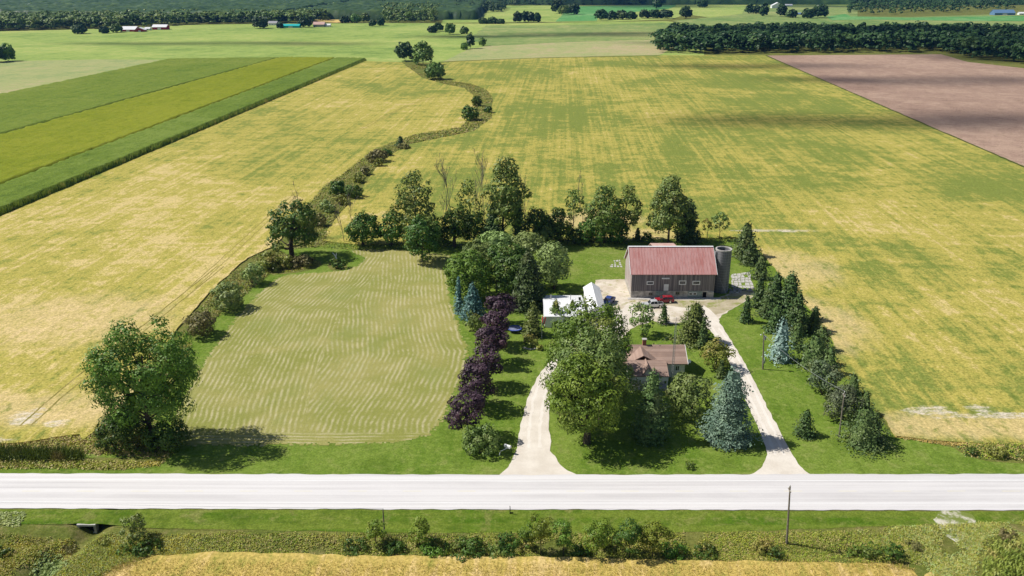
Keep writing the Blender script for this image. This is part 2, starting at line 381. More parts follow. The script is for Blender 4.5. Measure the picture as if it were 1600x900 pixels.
creek_w = [(130, 690), (190, 640), (250, 560), (278, 515), (330, 455), (385, 405), (430, 385), (470, 335), (505, 295), (540, 270), (580, 240), (605, 228), (650, 212), (720, 200), (742, 175), (740, 150), (725, 138), (690, 131), (660, 122), (630, 100)]
creek_e = [(690, 126), (735, 131), (760, 140), (770, 155), (768, 185), (740, 206), (690, 216), (640, 226), (615, 240), (590, 260), (570, 290), (540, 325), (515, 355), (505, 378)]
sheet('bean_field', [(-500, 560), (0, 340), (570, 96)] + [(628, 98)] + creek_w[::-1][1:] + [(125, 680), (60, 690), (0, 697), (-500, 735)], .35, M_beanL, 1.5, .6, skirt=.5)
sheet('bean_field', creek_e + [(560, 384), (700, 380), (880, 376), (1000, 376), (1150, 372), (1180, 385), (1215, 425), (1262, 480), (1300, 530), (1310, 580), (1345, 610), (1385, 660), (1400, 683), (1440, 689), (1500, 694), (1640, 700), (2100, 712), (2100, 484), (1600, 263), (1195, 87), (1030, 87), (850, 91), (690, 97)], .35, M_beanR, 1.5, .6, skirt=.5)
M_soil = crop_mat('bare_field', (.40, .28, .215), (.33, .225, .175), (.25, .165, .13), .03, rot=R(-75), rows=.25, sc=.6)
sheet('bare_field', [(1198, 87), (1470, 85), (1512, 97), (1600, 107), (2100, 150), (2100, 478), (1603, 262)], .2, M_soil, 4, .8)
M_track = grass_mat('dry_grass', (.30, .24, .11), (.22, .21, .07), (.36, .29, .17))
M_darkgrass = grass_mat('dark_ditch_grass', (.10, .12, .03), (.075, .11, .022), (.15, .13, .05))
ribbon('field_edge', [(1197, 87), (1300, 132), (1400, 176), (1500, 219), (1610, 266), (1800, 349)], [1.2, 1.2, 1, 1, .9, .9], .42, M_darkgrass, .6)
ribbon('field_edge', [(685, 97.5), (850, 91), (1030, 87.5)], [3, 3, 3], .5, M_darkgrass, 1.0, 4)

# lawn, hay and verges
M_lawn = grass_mat('lawn_grass', (.105, .18, .02), (.165, .235, .038), (.22, .25, .07), .5, YAW, .9, .4, .06)
M_verge = grass_mat('verge_grass', (.07, .14, .010), (.145, .195, .028), (.205, .205, .065), .9, R(90), .5, .5, .08)
M_lot = grass_mat('rough_lawn', (.13, .21, .025), (.19, .24, .05), (.25, .26, .09), .3, 0, .8, .5, .07)
sheet('lawn', [(120, 716), (180, 655), (262, 566), (290, 520), (350, 462), (420, 395), (470, 382), (700, 378), (900, 374), (1150, 374), (1180, 384), (1218, 424), (1266, 480), (1305, 530), (1330, 600), (1380, 660), (1400, 684), (1440, 690), (1490, 700), (1510, 712), (1545, 722), (1700, 726), (1700, 742), (-200, 742), (-200, 738), (0, 731), (110, 733), (180, 735), (240, 728), (260, 716)], .02, M_lawn, 1.2, .5)
sheet('lawn', [(880, 386), (985, 386), (980, 438), (930, 436), (880, 430)], .04, M_lot, 1, .5, True)
sheet('verge', [(-400, 795), (800, 797), (2000, 801), (2000, 818), (1440, 820), (1100, 832), (700, 833), (230, 826), (150, 818), (60, 820), (-400, 822)], .03, M_verge, 1.0, .4)

# the mown hay, its swaths wound round the plot
HAY = [gp(*p)[:2] for p in ((545, 392), (600, 388), (655, 394), (704, 400), (703, 430), (704, 462), (722, 520), (733, 548), (728, 578), (708, 625), (690, 662), (655, 688), (560, 696), (420, 697), (300, 697), (268, 684), (274, 640), (320, 560), (380, 482), (434, 434), (490, 426), (535, 422), (562, 412), (566, 402))]
HAY = smooth(HAY, 4)
hp = np.array(HAY); st = .38
hx, hy = np.meshgrid(np.arange(hp[:, 0].min(), hp[:, 0].max(), st), np.arange(hp[:, 1].min(), hp[:, 1].max(), st))
HP = np.stack([hx.ravel(), hy.ravel()], 1)
cells = np.arange(HP.shape[0]).reshape(hx.shape)
q = np.stack([cells[:-1, :-1], cells[:-1, 1:], cells[1:, 1:], cells[1:, :-1]], -1).reshape(-1, 4)
ctr = HP[q].mean(1); jn = np.array([mnoise.noise(Vector((x * .5, y * .5, 3))) for x, y in ctr])
dc = seg_dist(ctr, HAY); jn2 = np.array([mnoise.noise(Vector((x * 1.9, y * 1.9, 8))) for x, y in ctr]); q = q[inside(ctr, HAY) & (dc > .5 + .9 * jn + 1.1 * jn2)]
wob = np.array([mnoise.noise(Vector((x * .07, y * .07, 7))) * .9 + mnoise.noise(Vector((x * .3, y * .3, 2))) * .22 for x, y in HP])
SIDE_R = [gp(*p)[:2] for p in ((698, 380), (703, 430), (706, 470), (722, 520), (733, 548), (728, 578), (708, 625), (690, 662), (684, 720))]
SIDE_L = [gp(*p)[:2] for p in ((470, 400), (436, 436), (378, 482), (318, 560), (270, 640), (240, 700))]
SIDE_B = [gp(*p)[:2] for p in ((200, 697), (420, 697), (720, 696))]
d_r, d_l, d_b = seg_dist(HP, SIDE_R, False), seg_dist(HP, SIDE_L, False), seg_dist(HP, SIDE_B, False)
dist = np.where(d_b < 4.5, d_b, np.where(d_l < 26, d_l, d_r)) + wob
hz = .035 + .014 * (np.sin(dist * 2 * np.pi / 1.12) + 1)
used = np.unique(q); rm = np.full(len(HP), -1); rm[used] = np.arange(len(used))
me = np_mesh('hay', np.column_stack([HP, hz])[used], rm[q], True)
at = me.attributes.new('swath', 'FLOAT', 'POINT'); at.data.foreach_set('value', dist[used].astype(np.float32))
m, t, b = new_mat('mown_hay', .95, .05); g = G(t)
a = g.n('ShaderNodeAttribute', attribute_name='swath').outputs['Fac']
n2 = g.noise(g.pos(), .5, 5, .7); n3 = g.noise(g.pos(), 3.0, 3, .8); n1 = g.noise(g.pos(), .05, 3, .6, .5)
w = g.math('SINE', g.math('MULTIPLY', g.math('ADD', a, g.math('MULTIPLY', n2, .55)), 2 * math.pi / 1.12))
w = g.math('ADD', g.math('MULTIPLY', w, .5), .5); w = g.math('MULTIPLY', g.math('POWER', w, 1.8), g.ramp(g.noise(g.pos(), .22, 4, .7), .36, .66, .05, .85))
c = g.mix(g.ramp(n1, .38, .66), (.24, .25, .062), (.315, .295, .10)); c = g.mix(w, c, (.49, .44, .265))
c = g.mix(g.math('MULTIPLY', g.ramp(g.noise(g.pos(0, (1, .5, 1)), .07, 4, .6), .50, .66), .5), c, (.23, .26, .075))
c = g.mix(.6, c, g.mix(n3, (.35, .35, .35), (1.65, 1.65, 1.6)), 'MULTIPLY'); g.l(c, b.inputs['Base Color']); g.l(g.bump(n3, .8, .15), b.inputs['Normal'])
tag(link('mown_hay', me, m), kind='structure')

# road, drives and yard
M_grav = gravel_mat('pale_gravel', (.60, .54, .46), (.70, .645, .565))
M_yard = gravel_mat('yard_gravel', (.50, .43, .33), (.68, .62, .53), (.33, .31, .13), .10)
M_yard2 = gravel_mat('worn_yard', (.36, .31, .2), (.48, .42, .30), (.25, .27, .08), .14)
sheet('yard', [(930, 437), (984, 437), (986, 467), (1116, 469), (1140, 458), (1174, 452), (1180, 462), (1140, 486), (1118, 500), (1112, 516), (1098, 512), (1088, 500), (1040, 508), (1020, 500), (985, 515), (965, 535), (900, 540), (905, 500), (930, 480)], .05, M_yard, .8, .6)
sheet('yard', [(990, 468), (1116, 470), (1142, 459), (1176, 452), (1178, 462), (1142, 484), (1120, 492), (1100, 484), (1045, 478)], .06, M_yard2, .8, .7)
ribbon('driveway', [(838, 748), (836, 730), (834, 705), (835, 675), (838, 650), (843, 620), (855, 592), (880, 562), (915, 535), (950, 512), (985, 490), (1000, 478)], [15.5, 9.2, 6.2, 5.6, 5.1, 4.4, 4.2, 4.4, 4.8, 5.5, 6, 7], .075, M_grav, .35)
ribbon('driveway', [(1228, 748), (1224, 732), (1219, 712), (1208, 686), (1192, 652), (1174, 614), (1156, 576), (1137, 541), (1118, 512), (1104, 492), (1085, 480)], [12.5, 6.8, 4.4, 3.9, 3.7, 3.5, 3.2, 3.1, 3.4, 4.4, 6], .075, M_grav, .3)
M_rut = gravel_mat('packed_gravel', (.68, .625, .55), (.74, .69, .62))
for line, w in (([(835, 700), (835, 675), (838, 650), (843, 620), (855, 592), (880, 562)], 1.0), ([(1219, 712), (1208, 686), (1192, 652), (1174, 614), (1156, 576), (1137, 541), (1118, 512)], .75)):
    for sgn in (-1, 1): ribbon('wheel_track', [(gp(*p)[0] + sgn * w, gp(*p)[1]) for p in line], [.55] * len(line), .082, M_rut, .3, .6, True)
m, t, b = new_mat('pale_asphalt', .75, .25); g = G(t)
sx = g.n('ShaderNodeSeparateXYZ'); g.l(g.pos(), sx.inputs[0])
tr = g.noise(g.pos(0, (.012, 1, 1)), .75, 3, .6); sp = g.noise(g.pos(), 5, 3, .8); bl = g.noise(g.pos(0, (.25, 1, 1)), .25, 4, .65)
c = g.mix(g.ramp(tr, .35, .65), (.53, .51, .505), (.68, .66, .65)); c = g.mix(g.math('MULTIPLY', g.ramp(bl, .35, .7), .5), c, (.66, .64, .63))
c = g.mix(.2, c, g.mix(sp, (.5, .5, .5), (1.4, 1.4, 1.4)), 'MULTIPLY'); g.l(c, b.inputs['Base Color']); g.l(g.bump(sp, .15, .02), b.inputs['Normal'])
sheet('road', [(-700, 739), (0, 740), (800, 742.5), (1600, 741), (2300, 740), (2300, 799), (1600, 798), (800, 796.5), (0, 795), (-700, 793)], .085, m, .8, .22)
M_line = gravel_mat('road_paint', (.80, .80, .79), (.74, .74, .73)); M_yline = gravel_mat('faded_yellow_paint', (.74, .68, .47), (.68, .65, .52))
def yl(lst, w, name, mat):
    P = [gp(*p)[:2] for p in lst]; sheet(name, [(x, y + w / 2) for x, y in P] + [(x, y - w / 2) for x, y in P[::-1]], .091, mat, 2, 0.03, world=True)
yl([(-700, 748), (0, 749.5), (800, 752.5), (1600, 751), (2300, 750)], .16, 'road_line', M_line)
yl([(-700, 783), (0, 784.5), (800, 786.5), (1600, 787), (2300, 788)], .16, 'road_line', M_line)
for k in range(-14, 15):
    x = k * 9.0
    P = gp(800, 768)
    sheet('road_line', [(x, P[1] - .06), (x + 3, P[1] - .06), (x + 3, P[1] + .06), (x, P[1] + .06)], .091, M_yline, 2, .02, world=True)

# wheel tracks through the beans
def track(pts, w=.35):
    P = [gp(*p)[:2] for p in pts]
    for s in (-1, 1): ribbon('wheel_track', [(x + s * 1.0, y) for x, y in P], [w] * len(P), .365, M_track2, .25, 1.2, True)
M_track2 = grass_mat('flattened_crop', (.23, .20, .05), (.30, .25, .08), (.36, .29, .12))
track([(40, 668), (112, 604), (200, 535), (290, 462), (345, 418)])
track([(300, 452), (360, 398), (410, 352), (470, 298)], .25)
track([(560, 205), (640, 165), (705, 145)], .4)
track([(640, 300), (600, 340), (560, 372)], .25)

# ------------------------------------------------------------------ trees
def rnd_dirs(rng, n):
    v = rng.normal(size=(n, 3)); return v / np.linalg.norm(v, axis=1, keepdims=True)
def leaf_quads(P, N, size, rng, asp=.75):
    n = len(P); N = N / (np.linalg.norm(N, axis=1, keepdims=True) + 1e-9)
    t = np.cross(N, rnd_dirs(rng, n)); t /= (np.linalg.norm(t, axis=1, keepdims=True) + 1e-9); b = np.cross(N, t)
    s = (size * rng.uniform(.65, 1.25, n))[:, None] * .5
    V = np.stack([P + t * s, P + b * s * asp, P - t * s, P - b * s * asp], 1).reshape(-1, 3)
    return V, np.arange(4 * n).reshape(-1, 4)
def ico(center, rad, rng, sub=2, lump=.18):
    bm = bmesh.new(); bmesh.ops.create_icosphere(bm, subdivisions=sub, radius=1.0)
    V = np.array([v.co[:] for v in bm.verts]); Fc = np.array([[v.index for v in f.verts] for f in bm.faces]); bm.free()
    V = V * (1 + lump * rng.uniform(-1, 1, (len(V), 1))); V = V * np.asarray(rad) + np.asarray(center)
    return V, Fc
def merge(parts):
    V, Fc, o = [], [], 0
    for v, f in parts: V.append(v); Fc.append(f + o); o += len(v)
    return np.concatenate(V), np.concatenate(Fc)
def tri_core(center, rad, rng, lump=.15):
    """dense twigs inside a crown, as large dark-side leaves"""
    n = 160; d = rnd_dirs(rng, n); P = np.asarray(center) + d * np.asarray(rad) * rng.uniform(.75, 1.05, (n, 1))
    s = float(np.mean(rad)) * .34
    return leaf_quads(P, d + rng.normal(size=(n, 3)) * .15, s, rng, 1.0)
def broad_crown(rng, Rr, a, cz, leaf, dens=1.0, loose=0.0, shape='round', nb=None, drop=.0, upright=.0):
    """leaf clumps spread through an ellipsoid of radius Rr and half height a centred at height cz"""
    vol = (Rr * Rr * a) ** (1 / 3)
    nb = nb or int(np.clip(12 + Rr * Rr * 2.6, 16, 120)); cl = float(np.clip(1.15 - .065 * Rr, .62, 1.0))
    D = rnd_dirs(rng, nb * 4); D = D[D[:, 2] > -.62][:nb]; nb = len(D)
    rf = rng.uniform(.58, .92, nb)
    C = D * rf[:, None]
    if shape == 'tall':                       # poplar: narrow top, ragged sides
        tz = C[:, 2]; C[:, :2] *= (1.05 - .42 * np.clip(tz, -1, 1) * (tz > 0))[:, None] * rng.uniform(.65, 1.15, (nb, 1))
    if shape == 'vase': C[:, :2] *= (.86 + .30 * C[:, 2])[:, None]
    if shape == 'cone':
        C[:, :2] *= np.clip(.62 - .55 * C[:, 2], .1, 1.1)[:, None]
    C = C * np.array([Rr, Rr, a]); C += rng.normal(size=C.shape) * vol * .05
    rb = vol * rng.uniform(.19, .36, nb) * (1 - .35 * loose) * cl
    if shape in ('tall', 'cone'): rb = np.minimum(rb, Rr * .5)
    V = []
    Ps, Ns = [], []
    for i in range(nb):
        k = int(dens * 19 * rb[i] ** 2 / (leaf * leaf) * (1 - .45 * loose)) + 6
        d = rnd_dirs(rng, k); out = C[i] / np.array([Rr, Rr, a]); out = out / (np.linalg.norm(out) + 1e-6)
        keep = (d @ out) > -.55; d = d[keep]
        bump = 1 + .22 * np.sin(d @ rng.normal(size=3) * 3.1 + rng.uniform(0, 6)) + rng.normal(size=len(d)) * (.10 + .2 * loose)
        sq = np.array([1, 1, .8 + .5 * upright])
        P = C[i] + d * sq * rb[i] * bump[:, None]
        Ns.append(d * 1.0 + rng.normal(size=d.shape) * .26 + out * .3 + np.array([0, 0, .2])); Ps.append(P)
    P = np.concatenate(Ps); N = np.concatenate(Ns)
    own = np.repeat(np.arange(nb), [len(x) for x in Ps]); keep = np.ones(len(P), bool)
    for j in range(nb):
        keep &= ~((np.linalg.norm(P - C[j], axis=1) < rb[j] * .72) & (own != j))
    if drop: keep &= rng.random(len(P)) > drop
    P, N = P[keep], N[keep]
    lo = P[:, 2] > -a * 1.1; P, N = P[lo], N[lo]
    parts = [leaf_quads(P, N, leaf, rng)]
    if loose < .4: parts.append(tri_core((0, 0, -.06 * a), np.array([Rr, Rr, a]) * .40, rng))
    V, Fc = merge(parts); V[:, 2] += cz; V[:, 2] = np.maximum(V[:, 2], .05)
    C = C.copy(); C[:, 2] += cz
    return V, Fc, C, rb
def spruce_crown(rng, H, Rr, leaf, gap=.55, droop=.28, ragged=.14, base=.04, power=.85, fill=1.0, pine=False):
    Ps, Ns, Ts = [], [], []; z = H * base
    while z < H * .985:
        f = 1 - (z / H); r0 = Rr * (f ** power) * (1 if f < .9 else .93); r0 = max(r0, .18)
        nbr = max(4, int(2 * math.pi * r0 / (.95 if not pine else 1.5))); ph = rng.uniform(0, 6.3)
        rr = r0 * (1 + ragged * rng.normal())
        for k in range(nbr):
            an = ph + 2 * math.pi * (k + rng.uniform(-.3, .3)) / nbr; L = rr * rng.uniform(.78, 1.12)
            if pine and rng.random() < .15: L *= .6
            nt = max(2, int(L / (leaf * .62) * fill)); s = np.sqrt(rng.uniform(.12, 1, nt)) * L
            wd = (.13 * L + .10) * (1.15 - s / L * .6)
            la = rng.normal(size=nt) * wd
            u = np.array([math.cos(an), math.sin(an), 0]); v = np.array([-u[1], u[0], 0])
            dz = -droop * L * (s / L) ** 1.3 + (.10 * L * (s / L) ** 4) + (rng.normal(size=nt) * (.08 if not pine else .28))
            P = u * s[:, None] + v * la[:, None]; P[:, 2] += z + dz + L * (.25 if pine else .06)
            Ps.append(P); Ns.append(u * .55 + np.array([0, 0, .75]) + rng.normal(size=P.shape) * .38)
        z += gap * rng.uniform(.8, 1.2) * (.75 + .5 * f)
    P = np.concatenate(Ps); N = np.concatenate(Ns)
    V, Fc = leaf_quads(P, N, leaf, rng, .62)
    tip = MB().tube([(0, 0, H * .93), (0, 0, H * 1.02)], [.10, .02], 4)
    # twiggy inside that keeps the light from passing straight through
    n = int(90 + H * 7); zz = H * rng.uniform(.03, .88, n); an = rng.uniform(0, 6.3, n); rr = Rr * (1 - zz / H) ** power * .5
    d = np.stack([np.cos(an), np.sin(an), np.full(n, .35)], 1); Q = np.stack([np.cos(an) * rr, np.sin(an) * rr, zz], 1)
    V2, F2 = leaf_quads(Q, d, max(.7, Rr * .32), rng, 1.0)
    V, Fc = merge([(V, Fc), (V2, F2), (np.array(tip.v), np.array([f for f in tip.f if len(f) == 4]))])
    V[:, 2] = np.maximum(V[:, 2], .06)
    return V, Fc
def limbs(rng, C, H, cz, tr, rad0, k=12, lean=0.0):
    mb = MB(); top = cz + (H - cz) * .45
    pts = [(0, 0, -.15), (rng.normal() * .06, rng.normal() * .06, top * .3), (rng.normal() * .15 + lean * .5, rng.normal() * .15, top * .65), (rng.normal() * .25 + lean, rng.normal() * .2, top)]
    mb.tube(pts, [rad0 * 1.35, rad0, rad0 * .75, rad0 * .25], 7)
    idx = rng.permutation(len(C))[:k]
    for i in idx:
        c = C[i]; f = float(np.clip((c[2] / max(top, .1)) * .62, .22, .85)); j = f * 3; j0 = min(int(j), 2); w = j - j0
        a = Vector(pts[j0]).lerp(Vector(pts[j0 + 1]), w); b = Vector(c)
        mid = a.lerp(b, .5) + Vector((0, 0, -.06 * (b - a).length)); r = rad0 * (.55 - .3 * f)
        mb.tube([a, mid, b], [max(r, .03), max(r * .6, .025), .02], 5, False)
    return mb
def bare_branches(rng, H, spread, rad):
    mb = MB()
    def grow(p, d, L, r, lvl):
        n = 4; pts = [p]; q = p.copy(); dd = d.copy()
        for i in range(n):
            dd = (dd + Vector(rng.normal(size=3) * .10) + Vector((0, 0, .05))).normalized(); q = q + dd * (L / n); pts.append(q.copy())
        mb.tube(pts, [max(r * (1 - .75 * i / n), .022) for i in range(n + 1)], 5 if lvl == 0 else 4, False)
        if lvl < 3:
            for k in range(7 if lvl == 0 else 4):
                t = rng.uniform(.3, .98); j = t * n; j0 = min(int(j), n - 1); a = pts[j0].lerp(pts[j0 + 1], j - j0)
                an = rng.uniform(0, 6.3); side = Vector((math.cos(an), math.sin(an), 0))
                grow(a, (dd * .75 + side * spread + Vector((0, 0, .25))).normalized(), L * rng.uniform(.28, .5) * (1.1 - .4 * t), max(r * .45, .03), lvl + 1)
    grow(Vector((0, 0, -.1)), Vector((rng.normal() * .05, rng.normal() * .05, 1)).normalized(), H * .85, rad, 0)
    return mb
def crown_obj(V, Fc, mat, parent, name='crown'):
    return link(name, np_mesh(name, V, Fc), F_[mat], parent)
SEED = [100]
def nrng():
    SEED[0] += 1; return np.random.default_rng(SEED[0])
def leaf_size(dp, base=.34): return max(base, dp * .0028)

def tree(box, base, mat, label, cat='tree', name='leafy_tree', group=None, loose=0.0, shape='round', dens=1.0, trunk=None, k=12, lean=0.0, leaf=None, drop=0.0, bark='bark', upright=0.0, deep=1.0):
    """broad-leaved tree; box = the crown in the photo, base = where the trunk meets the ground"""
    rng = nrng(); x0, x1, y0, y1 = box; X, Y, _ = gp(*base); dp = depth(Y)
    cxm, cym = (x0 + x1) / 2, (y0 + y1) / 2; cz = z_at(cxm, cym, Y); d2 = depth(Y, cz)
    Rr = (x1 - x0) / 2 * d2 / FPX; hh = (y1 - y0) / 2 * d2 / FPX; dl = math.atan2(CAM_H - cz, math.hypot(X, Y))
    a2 = (hh ** 2 - (Rr * math.sin(dl)) ** 2); a = max(math.sqrt(max(a2, .01)) / math.cos(dl), Rr * .55)
    cz = max(cz, a * .9)
    off = (cxm - 800) / FPX * d2 - X
    e = empty(name, (X, Y, gz(X, Y))); tag(e, label, cat, group); 
    V, Fc, C, rb = broad_crown(rng, Rr * 1.05, a * 1.0, cz, leaf or leaf_size(dp), dens, loose, shape, drop=drop, upright=upright)
    V[:, 1] *= deep; C[:, 1] *= deep; V[:, 0] += off * np.clip(V[:, 2] / cz, 0, 1.2); C[:, 0] += off
    crown_obj(V, Fc, mat, e)
    tr = trunk or max(.08, .035 * (cz + a))
    limbs(rng, C, cz + a, cz, tr, tr, k, off * .8).build('trunk', M_[bark], e)
    return e
def bush(box, mat, label, cat='shrub', name='shrub', group=None, dens=1.0, loose=0.0, shape='round', leaf=None, upright=0.0):
    """shrub that touches the ground, from its outline in the photo"""
    rng = nrng(); x0, x1, y0, y1 = box; cx, cy = (x0 + x1) / 2, (y0 + y1) / 2
    a = 1.0
    for _ in range(6):
        X, Y, _z = gp(cx, cy, a * .82); d2 = depth(Y, a); Rr = (x1 - x0) / 2 * d2 / FPX; hh = (y1 - y0) / 2 * d2 / FPX
        dl = math.atan2(CAM_H, Y); a = max(math.sqrt(max(hh ** 2 - (Rr * math.sin(dl)) ** 2, .01)) / math.cos(dl), Rr * .42)
    e = empty(name, (X, Y, gz(X, Y))); tag(e, label, cat, group)
    V, Fc, C, rb = broad_crown(rng, Rr * 1.0, a * 1.0, a * .82, leaf or leaf_size(d2, .32), dens, loose, shape, upright=upright)
    crown_obj(V, Fc, mat, e, 'crown')
    mb = MB()
    for i in rng.permutation(len(C))[:7]:
        mb.tube([(0, 0, -.1), tuple(C[i] * np.array([.4, .4, .45])), tuple(C[i])], [.06, .04, .015], 4, False)
    mb.build('stem', M_['bark'], e)
    return e
def conifer(box, mat, label, name='spruce_tree', cat='tree', group=None, gap=.55, droop=.28, ragged=.14, power=.58, pine=False, leaf=None, fill=1.25, base=.03):
    rng = nrng(); x0, x1, y0, y1 = box; cx = (x0 + x1) / 2
    Xb, Yb, _ = gp(cx, y1); Rr = (x1 - x0) / 2 * depth(Yb) / FPX
    Y = Yb + Rr * .85; d2 = depth(Y, 3); Rr = (x1 - x0) / 2 * d2 / FPX * 1.12; X = (cx - 800) / FPX * d2
    H = z_at(cx, y0, Y)
    e = empty(name, (X, Y, 0)); tag(e, label, cat, group)
    V, Fc = spruce_crown(rng, H, Rr, leaf or leaf_size(d2, .42), gap, droop, ragged, base, power, fill, pine)
    crown_obj(V, Fc, mat, e)
    MB().tube([(0, 0, -.15), (0, 0, H * .5), (0, 0, H * .93)], [.03 * H * .6 + .06, .016 * H * .6 + .04, .03], 7).build('trunk', M_['bark'], e)
    return e
def bare_tree(base, top, spread, label, name='bare_tree', rad=.13, tx=0):
    rng = nrng(); X, Y, _ = gp(*base); H = z_at(base[0], top, Y)
    e = empty(name, (X, Y, 0)); tag(e, label, 'tree', 'bare trees in the back row')
    mb = bare_branches(rng, H / .9, spread, rad)
    mb.build('trunk', M_['deadwood'], e)
    return e

# ------------------------------------------------------------------ buildings
def corrugated(name, c1, c2, rough=.45, stain=.5, spec=.3, axis=(1, 6, 6)):
    m, t, b = new_mat(name, rough, spec); g = G(t)
    n = g.noise(g.pos(0, (1.4, .35, .35), True), .45, 5, .7); n2 = g.noise(g.pos(0, (2.5, .25, .25), True), 1.2, 3, .6)
    c = g.mix(g.math('MULTIPLY', g.ramp(g.math('ADD', g.math('MULTIPLY', n, .5), g.math('MULTIPLY', n2, .5)), .38, .66), stain * 2), c1, c2)
    g.l(c, b.inputs['Base Color']); return m
M_redroof = corrugated('faded_red_tin', (.53, .30, .28), (.43, .175, .155))
M_whiteroof = corrugated('white_tin', (.80, .80, .80), (.68, .69, .70), .4)
M_pinkroof = corrugated('faded_pink_tin', (.60, .42, .36), (.52, .30, .25))
def boards(name, c1, c2, w=.26, hor=False):
    m, t, b = new_mat(name, .9, .08); g = G(t)
    ax = (1 / w, .06, .06) if not hor else (.05, .05, 1 / w)
    wv = g.noise(g.pos(0, ax, True), 1.0, 2, .5); n = g.noise(g.pos(0, (1.2, 1.2, .35), True), .5, 4, .6)
    c = g.mix(g.ramp(wv, .32, .68), c1, c2); c = g.mix(.5, c, g.mix(n, (.45, .45, .5), (1.5, 1.45, 1.4)), 'MULTIPLY')
    g.l(c, b.inputs['Base Color']); g.l(g.bump(wv, .5, .03), b.inputs['Normal']); return m
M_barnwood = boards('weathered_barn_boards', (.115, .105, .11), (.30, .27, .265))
M_barnend = boards('barn_boards_painted_sunlit', (.34, .29, .26), (.46, .41, .38))  # gable boards: the barn wood mixed paler, sunlight put into the colour
M_wallstone = flat('barn_foundation', (.42, .39, .35), .9, .1, var=.35, scale=.9)
M_shingle = boards('brown_shingles', (.28, .195, .155), (.38, .275, .225), .3, True)
M_siding = boards('cream_siding', (.66, .63, .57), (.74, .71, .66), .2, True)
M_silo = boards('silo_staves', (.15, .15, .155), (.24, .24, .25), .5)
M_greypaint = flat('faded_green_board', (.26, .31, .28), .8, .15, var=.25)

def window(parent, x, z, w, h, face='y', at=0.0, sgn=-1, cross=True, th=.10, mat=None):
    """framed window standing proud of a wall; wall plane y=at (face 'y') or x=at (face 'x')"""
    f = MB(); p = MB(); d0, d1 = (at, at + sgn * .07); lo, hi = min(d0, d1), max(d0, d1)
    def bx(mb, a0, a1, z0, z1, q0, q1):
        mb.box(a0, a1, q0, q1, z0, z1) if face == 'y' else mb.box(q0, q1, a0, a1, z0, z1)
    bx(f, x - w / 2, x + w / 2, z - h / 2, z - h / 2 + th, lo, hi); bx(f, x - w / 2, x + w / 2, z + h / 2 - th, z + h / 2, lo, hi)
    bx(f, x - w / 2, x - w / 2 + th, z - h / 2 + th, z + h / 2 - th, lo, hi); bx(f, x + w / 2 - th, x + w / 2, z - h / 2 + th, z + h / 2 - th, lo, hi)
    if cross: bx(f, x - .03, x + .03, z - h / 2 + th, z + h / 2 - th, lo, hi - .01 if sgn > 0 else hi)
    wd = f.build('window', mat or M_['white'], parent)
    bx(p, x - w / 2 + th * .5, x + w / 2 - th * .5, z - h / 2 + th * .5, z + h / 2 - th * .5, at - .01 if sgn > 0 else at - .03, at + .03 if sgn > 0 else at + .01)
    p.build('pane', M_['glass'], wd)
    return wd

# ---- barn (local origin at the middle of its front wall foot)
bl, br = gp(985.5, 464), gp(1114.5, 466.5)
bw = br[0] - bl[0]; bx_, by_ = (bl[0] + br[0]) / 2, (bl[1] + br[1]) / 2
barn = empty('barn', (bx_, by_, 0)); tag(barn, 'large weathered grey board barn with a faded red tin roof', 'barn')
hw = bw / 2; ev = z_at(1050, 427, by_ - .5); fz = z_at(1050, 454.5, by_)
rp = None
bd = 12.5                                       # depth of the barn
rid = z_at(1048, 385.3, by_ + bd / 2)           # ridge height
wall = MB(); wall.box(-hw, hw, 0, bd, fz, ev)
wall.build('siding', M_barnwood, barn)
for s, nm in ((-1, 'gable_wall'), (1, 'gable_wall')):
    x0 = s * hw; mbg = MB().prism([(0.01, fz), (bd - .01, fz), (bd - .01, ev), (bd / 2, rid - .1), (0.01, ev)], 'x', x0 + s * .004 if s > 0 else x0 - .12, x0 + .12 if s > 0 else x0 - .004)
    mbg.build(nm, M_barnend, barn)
MB().box(-hw - .06, hw + .06, -.08, bd + .05, -.3, fz - .004).build('foundation', M_wallstone, barn)
rf = MB(); th = .12; oh = .55; sl_ = (rid - ev) / (bd / 2)
rf.prism([(-oh, ev - oh * sl_), (bd / 2, rid), (bd + oh, ev - oh * sl_), (bd + oh, ev - oh * sl_ + th), (bd / 2, rid + th), (-oh, ev - oh * sl_ + th)], 'x', -hw - .45, hw + .45)
roof = rf.build('roof', M_redroof, barn)
rb_ = MB(); L_ = math.hypot(bd / 2 + oh, (bd / 2 + oh) * sl_); nrib = int(bw / .76)
for i in range(nrib + 1):
    x = -hw - .4 + i * (bw + .8) / nrib
    for sg in (1, -1):
        y0, y1 = (-oh, bd / 2) if sg > 0 else (bd + oh, bd / 2)
        z0, z1 = ev - oh * sl_ + th, rid + th
        rb_.add([(x - .03, y0, z0), (x + .03, y0, z0), (x + .03, y1, z1), (x - .03, y1, z1), (x - .03, y0, z0 + .05), (x + .03, y0, z0 + .05), (x + .03, y1, z1 + .05), (x - .03, y1, z1 + .05)],
                [(0, 1, 5, 4), (1, 2, 6, 5), (3, 0, 4, 7), (4, 5, 6, 7)])
tag(rb_.build('roof_rib', M_redroof, roof), kind='stuff')
MB().prism([(bd / 2 - .35, rid + th - .06), (bd / 2, rid + th + .10), (bd / 2 + .35, rid + th - .06), (bd / 2, rid + th + .02)], 'x', -hw - .47, hw + .47).build('ridge_cap', M_whiteroof, roof)
